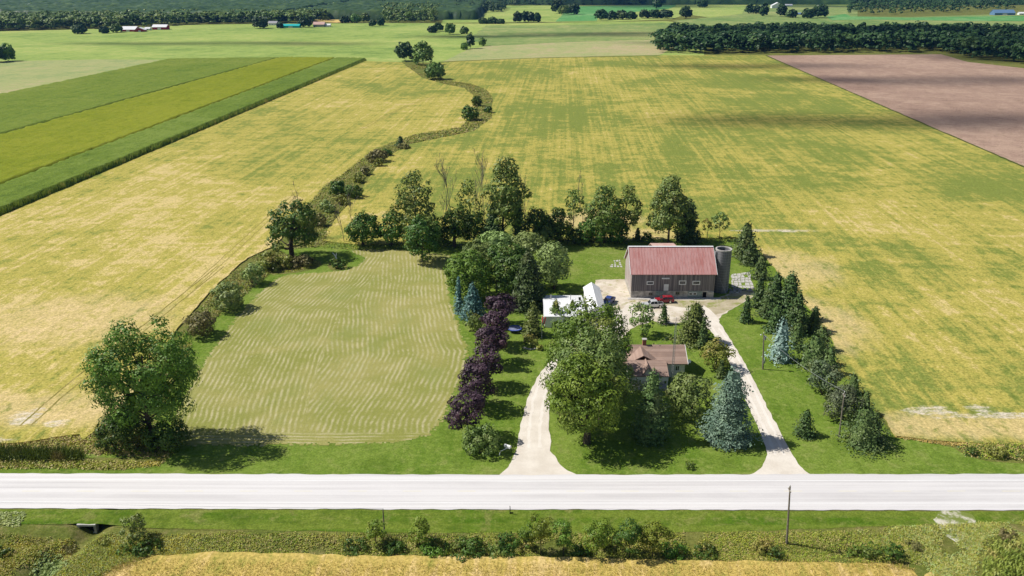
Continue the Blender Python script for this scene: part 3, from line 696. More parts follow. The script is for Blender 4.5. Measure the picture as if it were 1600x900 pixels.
for s in (-1, 1):
    xx = s * (hw + .47)
    MB().prism([(-oh - .03, ev - oh * sl_ - .12), (bd / 2, rid - .12), (bd + oh + .03, ev - oh * sl_ - .12), (bd + oh + .03, ev - oh * sl_ + th + .02), (bd / 2, rid + th + .03), (-oh - .03, ev - oh * sl_ + th + .02)], 'x', min(xx, xx + s * .1), max(xx, xx + s * .1)).build('bargeboard', M_['white'], barn)
def bxl(px): return (px - 800) / FPX * depth(by_) - bx_
def bzl(px, py): return z_at(px, py, by_)
for x0, x1, y0, y1, cr in ((1009, 1020, 439.5, 444.8, False), (1059, 1070.3, 438.3, 444.9, False), (1080, 1092, 438.8, 444.9, False)):
    z0, z1 = bzl(1050, y1), bzl(1050, y0); window(barn, (bxl(x0) + bxl(x1)) / 2, (z0 + z1) / 2, bxl(x1) - bxl(x0), z1 - z0, at=0, cross=cr, th=.2)
z0, z1 = fz + .08, bzl(1050, 444)
dx0, dx1 = bxl(1036.2), bxl(1043.4)
dd = MB().box(dx0, dx1, -.08, 0, z0, z1).build('door', M_['white'], barn); MB().box(dx1 - .22, dx1 - .14, -.14, -.08, z0 + .9, z0 + 1.02).build('door_handle', M_['steel'], dd)
MB().box(bxl(1032), bxl(1044), -.12, 0, bzl(1050, 435.8), bzl(1050, 434.0)).build('door_track', M_['white'], barn)
MB().box(bxl(1024), bxl(1040.5), -.14, -.08, .25, fz - .1).build('board_panel', M_greypaint, barn)
fl_ = MB().box(bxl(1074), bxl(1096.5), -.14, -.08, .2, fz - .08).build('painted_panel', M_greypaint, barn)
for xc in (1078.5, 1085): window(barn, bxl(xc), bzl(1050, 458.8), 1.0, .75, at=-.14, cross=False, th=.12)
window(barn, bxl(1058), bzl(1050, 458), 1.1, .8, at=-.08, th=.08, mat=M_['deadwood'])
window(barn, bxl(1016), bzl(1050, 459), 1.0, .7, at=-.08, th=.08, mat=M_['deadwood'])
MB().box(bxl(1097.5), bxl(1103), -.10, -.08, 0, fz - .3).build('doorway', M_['dark'], barn)
MB().box(bxl(1104.5), bxl(1114), -.35, -.08, 0, fz - .25).build('concrete_block', M_['concrete'], barn)
MB().box(-hw - 1, hw + 2, -1.5, -.1, -.2, .12).build('footing', M_['concrete'], barn)
# rear wing behind the ridge
xa, xb = bxl(1028), bxl(1067)
rw = MB().box(xa + .4, xb - .4, bd + .01, bd + 9, -.2, ev - .45).build('rear_wing', M_barnwood, barn)
wy = bd + 4.5; zt = z_at(1048, 380.6, by_ + wy)
MB().prism([(bd - 2.5, rid - 1.6), (wy, zt), (bd + 9.4, ev - .4), (bd + 9.4, ev - .25), (wy, zt + .15), (bd - 2.5, rid - 1.45)], 'x', xa, xb).build('wing_roof', M_pinkroof, barn)

# ---- silo
sx_, sy_, _ = gp(1129, 457); sx_ = (1124.5 - 800) / FPX * depth(sy_ + 1.5); sy_ += 1.2
sr = (1142 - 1117.5) / 2 * depth(sy_, 9) / FPX; sh = z_at(1129, 390, sy_)
silo = empty('silo', (sx_, sy_, 0)); tag(silo, 'open topped grey concrete silo standing at the end of the barn', 'silo')
def ringwall(r0, r1, z0, z1, n=40):
    mb = MB(); vs = []
    for k in range(n):
        c, s = math.cos(2 * math.pi * k / n), math.sin(2 * math.pi * k / n); vs += [(r1 * c, r1 * s, z0), (r1 * c, r1 * s, z1), (r0 * c, r0 * s, z1), (r0 * c, r0 * s, z0)]
    fs = []
    for k in range(n):
        a, b = 4 * k, 4 * ((k + 1) % n); fs += [(a, b, b + 1, a + 1), (a + 1, b + 1, b + 2, a + 2), (a + 2, b + 2, b + 3, a + 3)]
    return mb.add(vs, fs)
ringwall(sr - .22, sr, -.2, sh).build('wall', M_silo, silo, smooth=False)
ringwall(sr - .26, sr + .07, sh - .02, sh + .3).build('rim', M_['concrete'], silo)
hm = None
for k in range(int(sh / .75)):
    me_ = hm or ringwall(sr - .02, sr + .035, 0, .05, 36).mesh('hoop'); hm = me_
    link('hoop', me_, M_['steel'], silo, (0, 0, .5 + k * .75))
MB().tube([(0, 0, .1), (0, 0, .8), (0, 0, .9)], [sr - .25, sr - .25, .05], 24).build('silage', flat('silage', (.05, .045, .03), .95, .05), silo)
ch = MB(); ch.box(-.4, .4, -sr - .34, -sr + .02, .4, sh - .3); ch.build('chute', M_silo, silo).rotation_euler = (0, 0, R(-75))
gw = MB(); P0 = gp(1117, 435); e0 = gp(1139, 469)
gw.tube([(e0[0] - sx_, e0[1] - sy_, 0), (-sr - .2, -.5, sh * .62)], .035, 5); gw.build('guy_wire', M_['steel'], silo)

# ---- white shop: long wing and a taller cross gable
shx, shy, _ = gp(881, 489)
shed = empty('white_shop', (shx, shy, 0)); tag(shed, 'long white metal shed with a taller gable end behind the maples', 'shed')
def local(px, py, z, o): p = gp(px, py, z); return p[0] - o[0], p[1] - o[1]
wz = 3.0; wr = 4.1
xl = local(848.5, 470, wr, (shx, shy))[0]; xr = local(912, 470, wr, (shx, shy))[0]
yr = local(880, 470, wr, (shx, shy))[1]; yb = local(880, 462, wz, (shx, shy))[1]; yf = 2 * yr - yb - 1.2
MB().box(xl + .15, xr, yf + .25, yb - .25, -.2, wz).build('wall', M_['white'], shed)
MB().prism([(yf, wz - .1), (yr, wr), (yb, wz), (yb, wz + .12), (yr, wr + .12), (yf, wz + .02)], 'x', xl, xr - .01).build('roof', M_whiteroof, shed)
gw_, ge = 3.6, 5.3
gx0, gx1 = local(911.8, 449, gw_, (shx, shy))[0], local(936, 449, gw_, (shx, shy))[0]; gyb = local(923, 449, gw_, (shx, shy))[1]
gyf = local(930, 487, gw_, (shx, shy))[1]
gm = (gx0 + gx1) / 2; ge = z_at(923.5, 441.5, shy + gyb)
MB().prism([(gx0 + .1, -.2), (gx1 - .1, -.2), (gx1 - .1, gw_), (gm, ge - .1), (gx0 + .1, gw_)], 'y', gyf + .2, gyb - .2).build('gable_wall', M_['white'], shed)
MB().prism([(gx0 - .15, gw_ - .12), (gm, ge), (gx1 + .15, gw_ - .12), (gx1 + .15, gw_ + .02), (gm, ge + .14), (gx0 - .15, gw_ + .02)], 'y', gyf, gyb).build('gable_roof', M_whiteroof, shed)
MB().tube([(xl + 2, yr + 1.2, wr - 1), (xl + 2, yr + 1.2, wr + 1.1)], .18, 8).build('vent', M_['steel'], shed)
MB().tube([(xr - 3.2, yr + .8, wr - .6), (xr - 3.2, yr + .8, wr + 1.3)], .09, 8).build('flue', M_['steel'], shed)
MB().box(xr - 1.2, xr - .7, yr + .2, yr + .7, wr - .3, wr + .7).build('roof_box', M_['dark'], shed)
for k in range(3): MB().box(gx1 - .1, gx1 - .03, gyf + 2.2 + k * 3.4, gyf + 4.6 + k * 3.4, 0, 2.5).build('door', M_['steel'], shed)

# ---- house: rear block and a lower front block with porch
hx0, hy0, _ = gp(1046, 607)
house = empty('house', (hx0, hy0, 0)); tag(house, 'cream farmhouse with brown shingled roofs half hidden by trees', 'house')
O = (hx0, hy0)
rz, ez = 5.6, 3.3
xL = local(984, 540, rz, O)[0]; xR = local(1067, 540, rz, O)[0] + .4
ry = local(1040, 539.5, rz, O)[1]; ey = local(1060, 569, ez, O)[1]; hd = ry - ey; eb = ry + hd
xR2 = local(1076.5, 569, ez, O)[0]
MB().box(xL + .4, xR - .5, ey + .45, eb - .45, -.2, ez).build('wall', M_siding, house)
MB().prism([(ey + .45, ez), (ry, rz - .25), (eb - .45, ez)], 'x', xR - .62, xR - .48).build('gable_wall', M_siding, house)
rr_ = MB().prism([(ey, ez - .12), (ry, rz), (eb, ez - .12), (eb, ez + .06), (ry, rz + .18), (ey, ez + .06)], 'x', xL, xR).build('roof', M_shingle, house)
for s in (xR,): MB().prism([(ey - .02, ez - .2), (ry, rz - .08), (eb + .02, ez - .2), (eb + .02, ez + .08), (ry, rz + .2), (ey - .02, ez + .08)], 'x', s + .002, s + .1).build('bargeboard', M_['white'], house)
cxp, cyp = local(1006.5, 539, rz, O)
chm = MB().box(cxp - .38, cxp + .38, cyp - .35, cyp + .35, rz - 1, rz + 1.3).build('chimney', M_['brick'], rr_)
MB().box(cxp - .5, cxp + .5, cyp - .47, cyp + .47, rz + 1.302, rz + 1.45).build('chimney_cap', M_['concrete'], rr_)
for px_, py_ in ((1018, 543), (1031, 543), (1021.5, 539)):
    vx, vy = local(px_, py_, rz - .4, O); MB().tube([(vx, vy, rz - 1.1), (vx, vy, rz + .1)], .09, 8).build('roof_vent', M_['dark'], rr_)
wx = local(1058, 574, 2.2, O)[0]; window(house, wx, 2.15, .95, 1.25, at=ey + .45, th=.12)
window(house, wx - 3.2, 2.15, 1.3, 1.25, at=ey + .45, th=.12)
window(house, (ey + eb) / 2, 2.0, 1.4, 1.2, 'x', xR - .5, 1)
# front block
fr, fe = 4.7, 3.15
fx0, fx1 = local(983, 590, fe, O)[0], local(1044.5, 586, fe, O)[0]
fry = local(1030, 564, fr, O)[1]; fey = local(1030, 588.5, fe, O)[1]
MB().box(fx0 + .4, fx1 - .4, fey + 2.4, ey + .44, -.2, fe).build('front_wall', M_siding, house)
MB().prism([(fey + .3, fe), (fry, fr - .2), (ey + .44, fe)], 'x', fx1 - .52, fx1 - .38).build('gable_wall', M_siding, house)
fr_ = MB().prism([(fey, fe - .1), (fry, fr), (2 * fry - fey, fe - .1), (2 * fry - fey, fe + .08), (fry, fr + .18), (fey, fe + .08)], 'x', fx0, fx1).build('front_roof', M_shingle, house)
MB().box(fx0 + .1, fx1 - .1, fey + .05, fey + .25, fe - 1.0, fe - .12).build('porch_frieze', M_['white'], house)
for k, xx in enumerate((fx0 + .3, (fx0 * 2 + fx1) / 3, (fx0 + 2 * fx1) / 3, fx1 - .3)):
    MB().box(xx - .11, xx + .11, fey + .06, fey + .28, .35, fe - 1.002).build('porch_post', M_['white'], house)
MB().box(fx0, fx1, fey - .1, fey + 2.38, -.1, .35).build('porch_floor', M_['concrete'], house)
for xx in (fx0 + 2, fx0 + 4.4): window(house, xx, 1.6, 1.1, 1.3, at=fey + 2.4, th=.1)
MB().box(fx1 - 2.6, fx1 - 1.6, fey + 2.33, fey + 2.4, .36, 2.45).build('door', M_['bark'], house)
# dormer ridge running towards the road, and the steep cross ridge behind it
dx_, dy_ = local(1010, 566, fr, O)
MB().prism([(dx_ - 1.3, fe + .3), (dx_, fr + .35), (dx_ + 1.3, fe + .3), (dx_ + 1.2, fe + .25), (dx_, fr + .18), (dx_ - 1.2, fe + .25)], 'y', fey + .2, fry + 1.5).build('dormer_roof', M_shingle, house)
MB().prism([(dx_ - 1.1, fe - .1), (dx_, fr + .2), (dx_ + 1.1, fe - .1)], 'y', fey + .4, fey + .55).build('dormer_wall', M_siding, house)
cx2 = local(1004, 552, rz - .2, O)[0]
MB().prism([(cx2 - 4.2, ez - .1), (cx2, rz - .15), (cx2 + 4.2, ez - .1), (cx2 + 4.2, ez + .08), (cx2, rz + .03), (cx2 - 4.2, ez + .08)], 'y', fry + .6, ry).build('cross_roof', M_shingle, house)
# dish on the corner
q_ = MB()
for k in range(12): pass
dsh = MB().tube([(xR + .1, ey + .6, ez + .05), (xR + .3, ey + .5, ez + .4)], .04, 6)
dsh.tube([(xR + .25, ey + .50, ez + .42), (xR + .33, ey + .38, ez + .5), (xR + .36, ey + .33, ez + .53)], [.08, .36, .42], 14)
dsh.build('satellite_dish', M_['white'], house)

# ---- radio mast beside the house
mx, my, _ = gp(1049, 602); mh = z_at(1051.5, 503, my)
mast = empty('radio_mast', (mx, my, 0)); tag(mast, 'tall thin lattice mast rising beside the farmhouse roof', 'mast')
lg = [(.26 * math.cos(t), .26 * math.sin(t)) for t in (R(90), R(210), R(330))]
for (a, b_) in lg: MB().tube([(a, b_, -.1), (a * .8, b_ * .8, mh)], .035, 5).build('leg', M_['steel'], mast)
br_ = MB()
for k in range(int(mh / .55)):
    z = .4 + k * .55
    for i in range(3): a, b_ = lg[i], lg[(i + 1) % 3]; br_.tube([(a[0] * .95, a[1] * .95, z), (b_[0] * .95, b_[1] * .95, min(z + .5, mh))], .017, 4, False)
tag(br_.build('lattice', M_['steel'], mast), kind='stuff')
an_ = MB().tube([(0, 0, mh), (0, 0, mh + 1)], .03, 5)
for k in range(4): an_.tube([(-.8 + .08 * k, 0, mh + .3 + .18 * k), (.8 - .08 * k, 0, mh + .3 + .18 * k)], .018, 4)
an_.build('antenna', M_['steel'], mast)
for (tx, ty) in ((-9, 7), (8, 8)): MB().tube([(0, 0, mh * .86), (tx, ty, .05)], .022, 4).build('guy_wire', M_['steel'], mast)

# ---- far farm buildings
def farm_building(px, py, wpx, wall_px, roof_px, wall_mat, roof_mat, label, cat='barn', name='far_barn', yaw=0.0, dp=14, gable=False, lean=False):
    X, Y, _ = gp(px, py); s = depth(Y) / FPX; w = wpx * s; wh = max(2.5, wall_px * s * 1.0); rh = max(1.8, roof_px * s * .9)
    e = empty(name, (X, Y + dp / 2, 0), yaw); tag(e, label, cat)
    h = w / 2; d = dp / 2
    MB().box(-h, h, -d, d, -.2, wh).build('wall', wall_mat, e)
    if gable:
        MB().prism([(-h, wh), (0, wh + rh - .1), (h, wh)], 'y', -d + .02, d - .02).build('gable_wall', wall_mat, e)
        MB().prism([(-h - .6, wh - .3), (0, wh + rh), (h + .6, wh - .3), (h + .6, wh), (0, wh + rh + .3), (-h - .6, wh)], 'y', -d - .6, d + .6).build('roof', roof_mat, e)
    else:
        MB().prism([(-d, wh), (0, wh + rh - .1), (d, wh)], 'x', -h + .02, h - .02).build('gable_wall', wall_mat, e)
        MB().prism([(-d - .6, wh - .3), (0, wh + rh), (d + .6, wh - .3), (d + .6, wh), (0, wh + rh + .3), (-d - .6, wh)], 'x', -h - .6, h + .6).build('roof', roof_mat, e)
    if cat == 'house':
        for k in range(3): window(e, -h + w * (k + .5) / 3, wh * .55, 1.6, 1.6, at=-d, th=.2)
    else:
        MB().box(-w * .12, w * .12, -d - .12, -d, 0, wh * .75).build('door', M_['white'] if wall_mat is not M_['white'] else M_['steel'], e)
    return e
M_redwall = flat('red_barn_wall', (.36, .05, .05), .8, .1, var=.1); M_teal = flat('turquoise_tin', (.02, .42, .42), .45, .3, var=.06)
M_bluegrey = flat('blue_grey_tin', (.12, .22, .36), .5, .3, var=.08); M_greyroof = flat('grey_roof', (.35, .34, .36), .6, .2, var=.1)
farm_building(200, 49.5, 22, 3.2, 4.5, M_redwall, M_whiteroof, 'red walled barn with a broad white roof, biggest of the far barns', dp=20)
farm_building(216, 49.8, 16, 2.8, 3.6, M_redwall, M_whiteroof, 'red gable fronted barn wing joined to the broad white roofed barn', dp=16, gable=True, yaw=R(14))
farm_building(249, 46.5, 22, 4.0, 3.6, M_redwall, M_whiteroof, 'bright red barn with white roof by the fence line', dp=14)
farm_building(230, 47.5, 8, 1.5, 1.6, M_['white'], M_whiteroof, 'small white shed between the two red barns', cat='shed', name='far_shed', dp=8)
farm_building(454, 43.5, 27, 3.0, 2.4, M_teal, M_teal, 'long turquoise metal shed beside the far trees', cat='shed', name='far_shed', dp=14)
farm_building(426, 39.5, 13, 3, 3.2, M_['white'], M_greyroof, 'small white farmhouse near the turquoise shed', cat='house', name='far_house', dp=10)
farm_building(498, 42, 17, 3.5, 4, M_greyroof, M_pinkroof, 'grey farmhouse with pale pinkish roof right of the turquoise shed', cat='house', name='far_house', dp=12)
farm_building(507, 41.8, 18, 2.4, 2, M_['white'], M_whiteroof, 'low white outbuilding in front of the pink roofed farmhouse', cat='shed', name='far_shed', dp=8)
farm_building(587, 31, 10, 6.5, 4.5, M_['white'], M_whiteroof, 'tall white barn among trees by the golden strip', dp=14)
farm_building(1215, 13, 18, 4, 5, M_['white'], M_whiteroof, 'white farmhouse on the rise ringed by dark trees', cat='house', name='far_house', dp=14, gable=True)
farm_building(1246, 23.5, 12, 1.6, 1.6, M_['white'], M_bluegrey, 'low bluish shed below the white farmhouse on the rise', cat='shed', name='far_shed', dp=10)
farm_building(1232, 10, 12, 1.8, 1.6, M_['white'], M_whiteroof, 'low white outbuilding beside the farmhouse on the rise', cat='shed', name='far_shed', dp=9)
farm_building(1570, 24, 32, 3.5, 5, M_bluegrey, M_bluegrey, 'wide blue grey barn at the edge of the far wood', dp=20)
farm_building(1597, 23.5, 9, 2.4, 2, M_['white'], M_whiteroof, 'small white shed beside the wide blue grey barn', cat='shed', name='far_shed', dp=9)

# ------------------------------------------------------------------ vehicles (built nose along -X, origin on the ground)
def wheels(e, xs_, half, r=.38):
    for x in xs_:
        for s in (-1, 1):
            y0 = s * half; w = MB().tube([(x, y0 - .12, r), (x, y0 - .10, r), (x, y0 + .10, r), (x, y0 + .12, r)], [r * .9, r, r, r * .9], 18).build('wheel', M_['rubber'], e)
            MB().tube([(x, y0 + s * .10, r), (x, y0 + s * .135, r), (x, y0 + s * .14, r)], [r * .62, r * .6, r * .15], 14).build('rim', M_['chrome'], w)
def shell(prof, half, halftop=None, z0=None, z1=None):
    """side profile (x,z) pulled across the car, narrowing towards the top"""
    mb = MB(); n = len(prof); zs = [p[1] for p in prof]; lo, hi = min(zs), max(zs); ht = half if halftop is None else halftop
    def hw_(z): return half + (ht - half) * (z - lo) / (hi - lo)
    vs = [(x, -hw_(z), z) for x, z in prof] + [(x, hw_(z), z) for x, z in prof]
    return mb.add(vs, [tuple(range(n)), tuple(range(2 * n - 1, n - 1, -1))] + [(i, i + n, (i + 1) % n + n, (i + 1) % n) for i in range(n)])
def car(kind, loc, rz, paint, label, cat):
    e = empty('pickup_truck' if kind == 'pickup' else 'estate_car', loc, rz); tag(e, label, cat)
    if kind == 'pickup':
        L = 5.6; ax = (1.0, 4.55); half = .97
        body = [(.05, .42), (.02, .75), (.12, 1.02), (1.55, 1.14), (5.55, 1.14), (5.6, .95), (5.6, .48), (5.0, .42), (4.95, .62), (4.8, .85), (4.55, .92), (4.3, .85), (4.15, .62), (4.1, .40), (1.45, .40), (1.4, .62), (1.25, .85), (1.0, .92), (.75, .85), (.6, .62), (.55, .42)]
        cab = [(1.5, 1.13), (2.25, 1.78), (2.6, 1.86), (3.75, 1.86), (3.95, 1.75), (4.1, 1.13)]; g_side = [(1.85, 1.2), (2.38, 1.72), (3.7, 1.76), (3.85, 1.2)]
        bed = [(4.08, 1.13), (4.12, 1.16), (5.5, 1.16), (5.5, 1.13)]
    else:
        L = 4.9; ax = (.9, 3.85); half = .95
        body = [(.04, .38), (.0, .68), (.1, .92), (1.35, 1.08), (4.75, 1.12), (4.88, .95), (4.9, .5), (4.6, .4), (4.3, .40), (4.25, .6), (4.1, .8), (3.85, .87), (3.6, .8), (3.45, .6), (3.4, .36), (1.35, .36), (1.3, .6), (1.15, .8), (.9, .87), (.65, .8), (.5, .6), (.45, .38)]
        cab = [(1.2, 1.07), (2.1, 1.66), (2.5, 1.74), (4.3, 1.72), (4.62, 1.60), (4.82, 1.11)]; g_side = [(1.7, 1.14), (2.25, 1.62), (4.3, 1.62), (4.6, 1.16)]
        bed = None
    e2 = body and shell(body, half, half * .96)
    e2.v = [(x - L / 2, y, z) for x, y, z in e2.v]; bo = e2.build('body', paint, e, bevel=.03)
    c = shell(cab, half * .95, half * .76); c.v = [(x - L / 2, y, z) for x, y, z in c.v]; cb = c.build('cab', paint, e, bevel=.04)
    lo, hi = cab[0][1], max(z for _, z in cab)
    def hwz(z): return half * .95 + (half * .76 - half * .95) * (z - lo) / (hi - lo)
    for s in (-1, 1):
        mb = MB(); vs = [(x - L / 2, s * (hwz(z) + .012), z) for x, z in g_side] + [(x - L / 2, s * (hwz(z) - .03), z) for x, z in g_side]; n = 4
        mb.add(vs, [(0, 1, 2, 3), (7, 6, 5, 4)] + [(i, (i + 1) % n, (i + 1) % n + n, i + n) for i in range(n)]); mb.build('side_window', M_['glass'], e)
        bp = g_side[1][0] + (g_side[2][0] - g_side[1][0]) * .45
        MB().add([(bp - L / 2 + dx, s * (hwz(z) + o), z) for (dx, z) in ((-.05, 1.16), (.05, 1.16), (.05, 1.76), (-.05, 1.76)) for o in (.02, -.01)], [(0, 2, 4, 6), (7, 5, 3, 1), (0, 1, 3, 2), (2, 3, 5, 4), (4, 5, 7, 6), (6, 7, 1, 0)]).build('door_pillar', paint, e)
        MB().box(cab[0][0] + .35 - L / 2, cab[0][0] + .55 - L / 2, min(s * half * .94, s * (half + .2)), max(s * half * .94, s * (half + .2)), 1.2, 1.38).build('mirror', paint, e, bevel=.02)
        MB().box(-L / 2 - .01, -L / 2 + .12, s * .72 - .2, s * .72 + .2, .72, .90).build('headlight', M_['lamp'], e)
        MB().box(L / 2 - .12, L / 2 + .01, s * .86 - .09, s * .86 + .09, .70, 1.02).build('tail_light', M_['taillamp'], e)
    def pane_(p, q, nm, dz):
        (x0, z0), (x1, z1) = p, q; a, b2 = .12, .10; xa_, za = x0 + (x1 - x0) * a, z0 + (z1 - z0) * a; xb_, zb = x1 - (x1 - x0) * b2, z1 - (z1 - z0) * b2
        nx_, nz = (z0 - z1), (x1 - x0); l = math.hypot(nx_, nz); nx_, nz = nx_ / l * dz, nz / l * dz
        vs = [(xa_ - L / 2 + nx_, -hwz(za) * .92, za + nz), (xa_ - L / 2 + nx_, hwz(za) * .92, za + nz), (xb_ - L / 2 + nx_, hwz(zb) * .92, zb + nz), (xb_ - L / 2 + nx_, -hwz(zb) * .92, zb + nz)]
        vs += [(x - nx_ * 2, y, z - nz * 2) for x, y, z in vs]
        MB().add(vs, [(0, 1, 2, 3), (7, 6, 5, 4), (0, 1, 5, 4), (1, 2, 6, 5), (2, 3, 7, 6), (3, 0, 4, 7)]).build(nm, M_['glass'], e)
    pane_(cab[0], cab[1], 'windscreen', .015); pane_(cab[-2], cab[-1], 'rear_window', .015)
    if bed:
        MB().box(4.25 - L / 2, 5.45 - L / 2, -.78, .78, 1.142, 1.155).build('bed_cover', M_['rubber'], e)
    MB().box(-L / 2 - .06, -L / 2 + .1, -half * .95, half * .95, .42, .6).build('bumper', M_['chrome'], e, bevel=.02)
    MB().box(L / 2 - .1, L / 2 + .06, -half * .95, half * .95, .42, .6).build('bumper', M_['chrome'], e, bevel=.02)
    MB().box(-L / 2 - .015, -L / 2 + .1, -.48, .48, .66, .92).build('grille', M_['dark'], e)
    wheels(e, [x - L / 2 for x in ax], half - .10)
    return e
p = gp(1020, 481, 0); car('pickup', (p[0], p[1] + .4, .075), R(4), M_['silverpaint'], 'silver pickup truck parked in the gravel yard before the barn', 'pickup')
p = gp(1038, 473.5, 0); car('estate', (p[0], p[1] + .4, .075), R(2), M_['redpaint'], 'dark red estate car parked close to the barn foundation', 'car')
p = gp(951, 477, 0); car('pickup', (p[0], p[1] + 1, .075), R(62), M_['bluepaint'], 'dark blue pickup truck beside the white shed gable', 'pickup')

# ------------------------------------------------------------------ poles, posts and small things
def utility_pole(base, top, label, r=.14, arm=True, transformer=False, lean=0.0, wires=()):
    X, Y, _ = gp(*base); H = z_at(base[0], top, Y); e = empty('utility_pole', (X, Y, gz(X, Y))); tag(e, label, 'utility pole', 'utility poles')
    MB().tube([(0, 0, -.3), (lean * .5, 0, H * .5), (lean, 0, H)], [r * 1.25, r, r * .75], 9).build('pole', M_['pole'], e)
    if arm:
        MB().box(lean - .07, lean + .07, -.55, .55, H - .75, H - .63).build('crossarm', M_['pole'], e)
        for y in (-.45, .45): MB().tube([(lean, y, H - .63), (lean, y, H - .5), (lean, y, H - .4)], [.05, .07, .03], 8).build('insulator', M_['white'], e)
    MB().tube([(lean, 0, H - .02), (lean, 0, H + .16), (lean, 0, H + .25)], [.04, .07, .03], 8).build('insulator', M_['white'], e)
    if transformer:
        MB().tube([(lean + .38, 0, H - 1.5), (lean + .38, 0, H - 1.45), (lean + .38, 0, H - .65), (lean + .38, 0, H - .6)], [.2, .27, .27, .2], 12).build('transformer', M_['steel'], e)
        MB().tube([(lean, 0, H - .2), (lean - .5, -.2, H - .05), (lean - .62, -.25, H - .12)], .035, 6).build('lamp_arm', M_['steel'], e)
        MB().tube([(lean - .62, -.25, H - .1), (lean - .66, -.27, H - .22), (lean - .68, -.28, H - .3)], [.08, .17, .14], 10).build('lamp', M_['lamp'], e)
        MB().box(-.22, .22, -.3, -.13, 1.5, 2.1).build('meter_box', M_['steel'], e)
    for (tx, ty, tz, sag) in wires:
        pts = []
        for i in range(25):
            t = i / 24; pts.append((lean + (tx - X - lean) * t, (ty - Y) * t, H + .2 + (tz - H - .2) * t - sag * 4 * t * (1 - t)))
        MB().tube(pts, .028, 4, False).build('wire', M_['steel'], e)
    return e
utility_pole((1192, 577), 521, 'weathered pole with transformer on the lawn beside the right driveway', .15, False, True, -.7)
q_ = gp(1192, 577); utility_pole((1311, 683), 613, 'pole standing against the grey green cedars near the road', .13, True, lean=-.3, wires=((q_[0] - .7, q_[1], 8.2, .9),))
utility_pole((1229.5, 849), 757, 'tall slender pole south of the road', .14, True, lean=-.7)
lx, ly, _ = gp(-260, 806)
utility_pole((601, 836), 796, 'short dark pole among the roadside bushes', .11, False, wires=((lx, ly, 3.6, .35),))

# roadside marker, its shadow to the right added as a dark slab
X, Y, _ = gp(797, 803); e = empty('marker_post', (X, Y, 0)); tag(e, 'small dark marker post at the edge of the road', 'post')
MB().tube([(0, 0, -.1), (0, 0, 1.15), (-.02, 0, 1.5)], [.07, .06, .05], 7).build('post', M_['dark'], e)
MB().box(-.04, .5, -.06, -.02, .12, .34).build('shadow_slab', M_['rubber'], e)

# white mailbox on its cranked arm
X, Y, _ = gp(780.5, 712); e = empty('mailbox', (X, Y, 0)); tag(e, 'white mailbox on a cranked white arm beside the left driveway', 'mailbox')
MB().tube([(0, 0, -.2), (.05, .05, .55), (.22, .12, .85), (1.25, .5, 1.2), (1.62, .62, 1.25)], [.075, .07, .07, .065, .06], 8).build('arm', M_['white'], e)
arch = [(-.24, 0), (.24, 0), (.24, .3)] + [(.24 * math.cos(t), .3 + .24 * math.sin(t)) for t in np.linspace(.25, math.pi - .25, 7)] + [(-.24, .3)]
mb_ = MB().prism(arch, 'y', -.62, .62); o_ = mb_.build('box', M_['white'], e, (1.45, .72, 1.26)); o_.rotation_euler = (0, 0, R(58))
df = MB().prism([(x * .86, z * .9 + .02) for x, z in arch], 'y', .621, .64).build('door', M_['steel'], o_)

# flag on its pole
X, Y, _ = gp(846.5, 529); H = z_at(847, 494, Y); e = empty('flagpole', (X, Y, 0)); tag(e, 'white flagpole with a limp red and white flag by the round shrubs', 'flagpole')
MB().tube([(0, 0, -.2), (0, 0, H)], [.06, .04], 8).build('pole', M_['white'], e)
MB().tube([(0, 0, H), (0, 0, H + .1), (0, 0, H + .16)], [.04, .08, .02], 8).build('finial', M_['chrome'], e)
def drape(x0, x1, mat, nm):
    vs, fs = [], []
    for i in range(4):
        for j in range(9):
            t = j / 8; x = .05 + (x0 + (x1 - x0) * i / 3) * (1 - .35 * t); y = .16 * math.sin(x * 14 + t * 2.5); vs.append((x, y, H - .1 - t * 1.5 - .35 * x * t - .3 * x))
    for i in range(3):
        for j in range(8): a = i * 9 + j; fs.append((a, a + 1, a + 10, a + 9))
    o = MB().add(vs, fs).build(nm, mat, e, smooth=True); md = o.modifiers.new('cloth', 'SOLIDIFY'); md.thickness = .01
drape(0, .26, M_['red'], 'flag'); drape(.26, .62, M_['white'], 'flag_panel'); drape(.62, .88, M_['red'], 'flag')

# trampoline
X, Y, _ = gp(804, 519); e = empty('trampoline', (X, Y + .4, 0)); tag(e, 'round trampoline with a blue rim beside the purple maples', 'trampoline')
tr_ = (815 - 793) / 2 * depth(Y) / FPX
MB().tube([(0, 0, .86), (0, 0, .88), (0, 0, .885)], [tr_ * .86, tr_ * .86, .05], 32).build('mat', flat('trampoline_mat', (.20, .22, .33), .6, .2), e)
ringwall(tr_ * .86, tr_ * 1.02, .84, .92, 32).build('rim_pad', flat('blue_vinyl', (.05, .09, .42), .45, .3), e)
for k in range(6):
    t = k * math.pi / 3; c_, s_ = math.cos(t) * tr_, math.sin(t) * tr_
    MB().tube([(c_, s_, 0), (c_, s_, .85)], .04, 6).build('leg', M_['steel'], e)

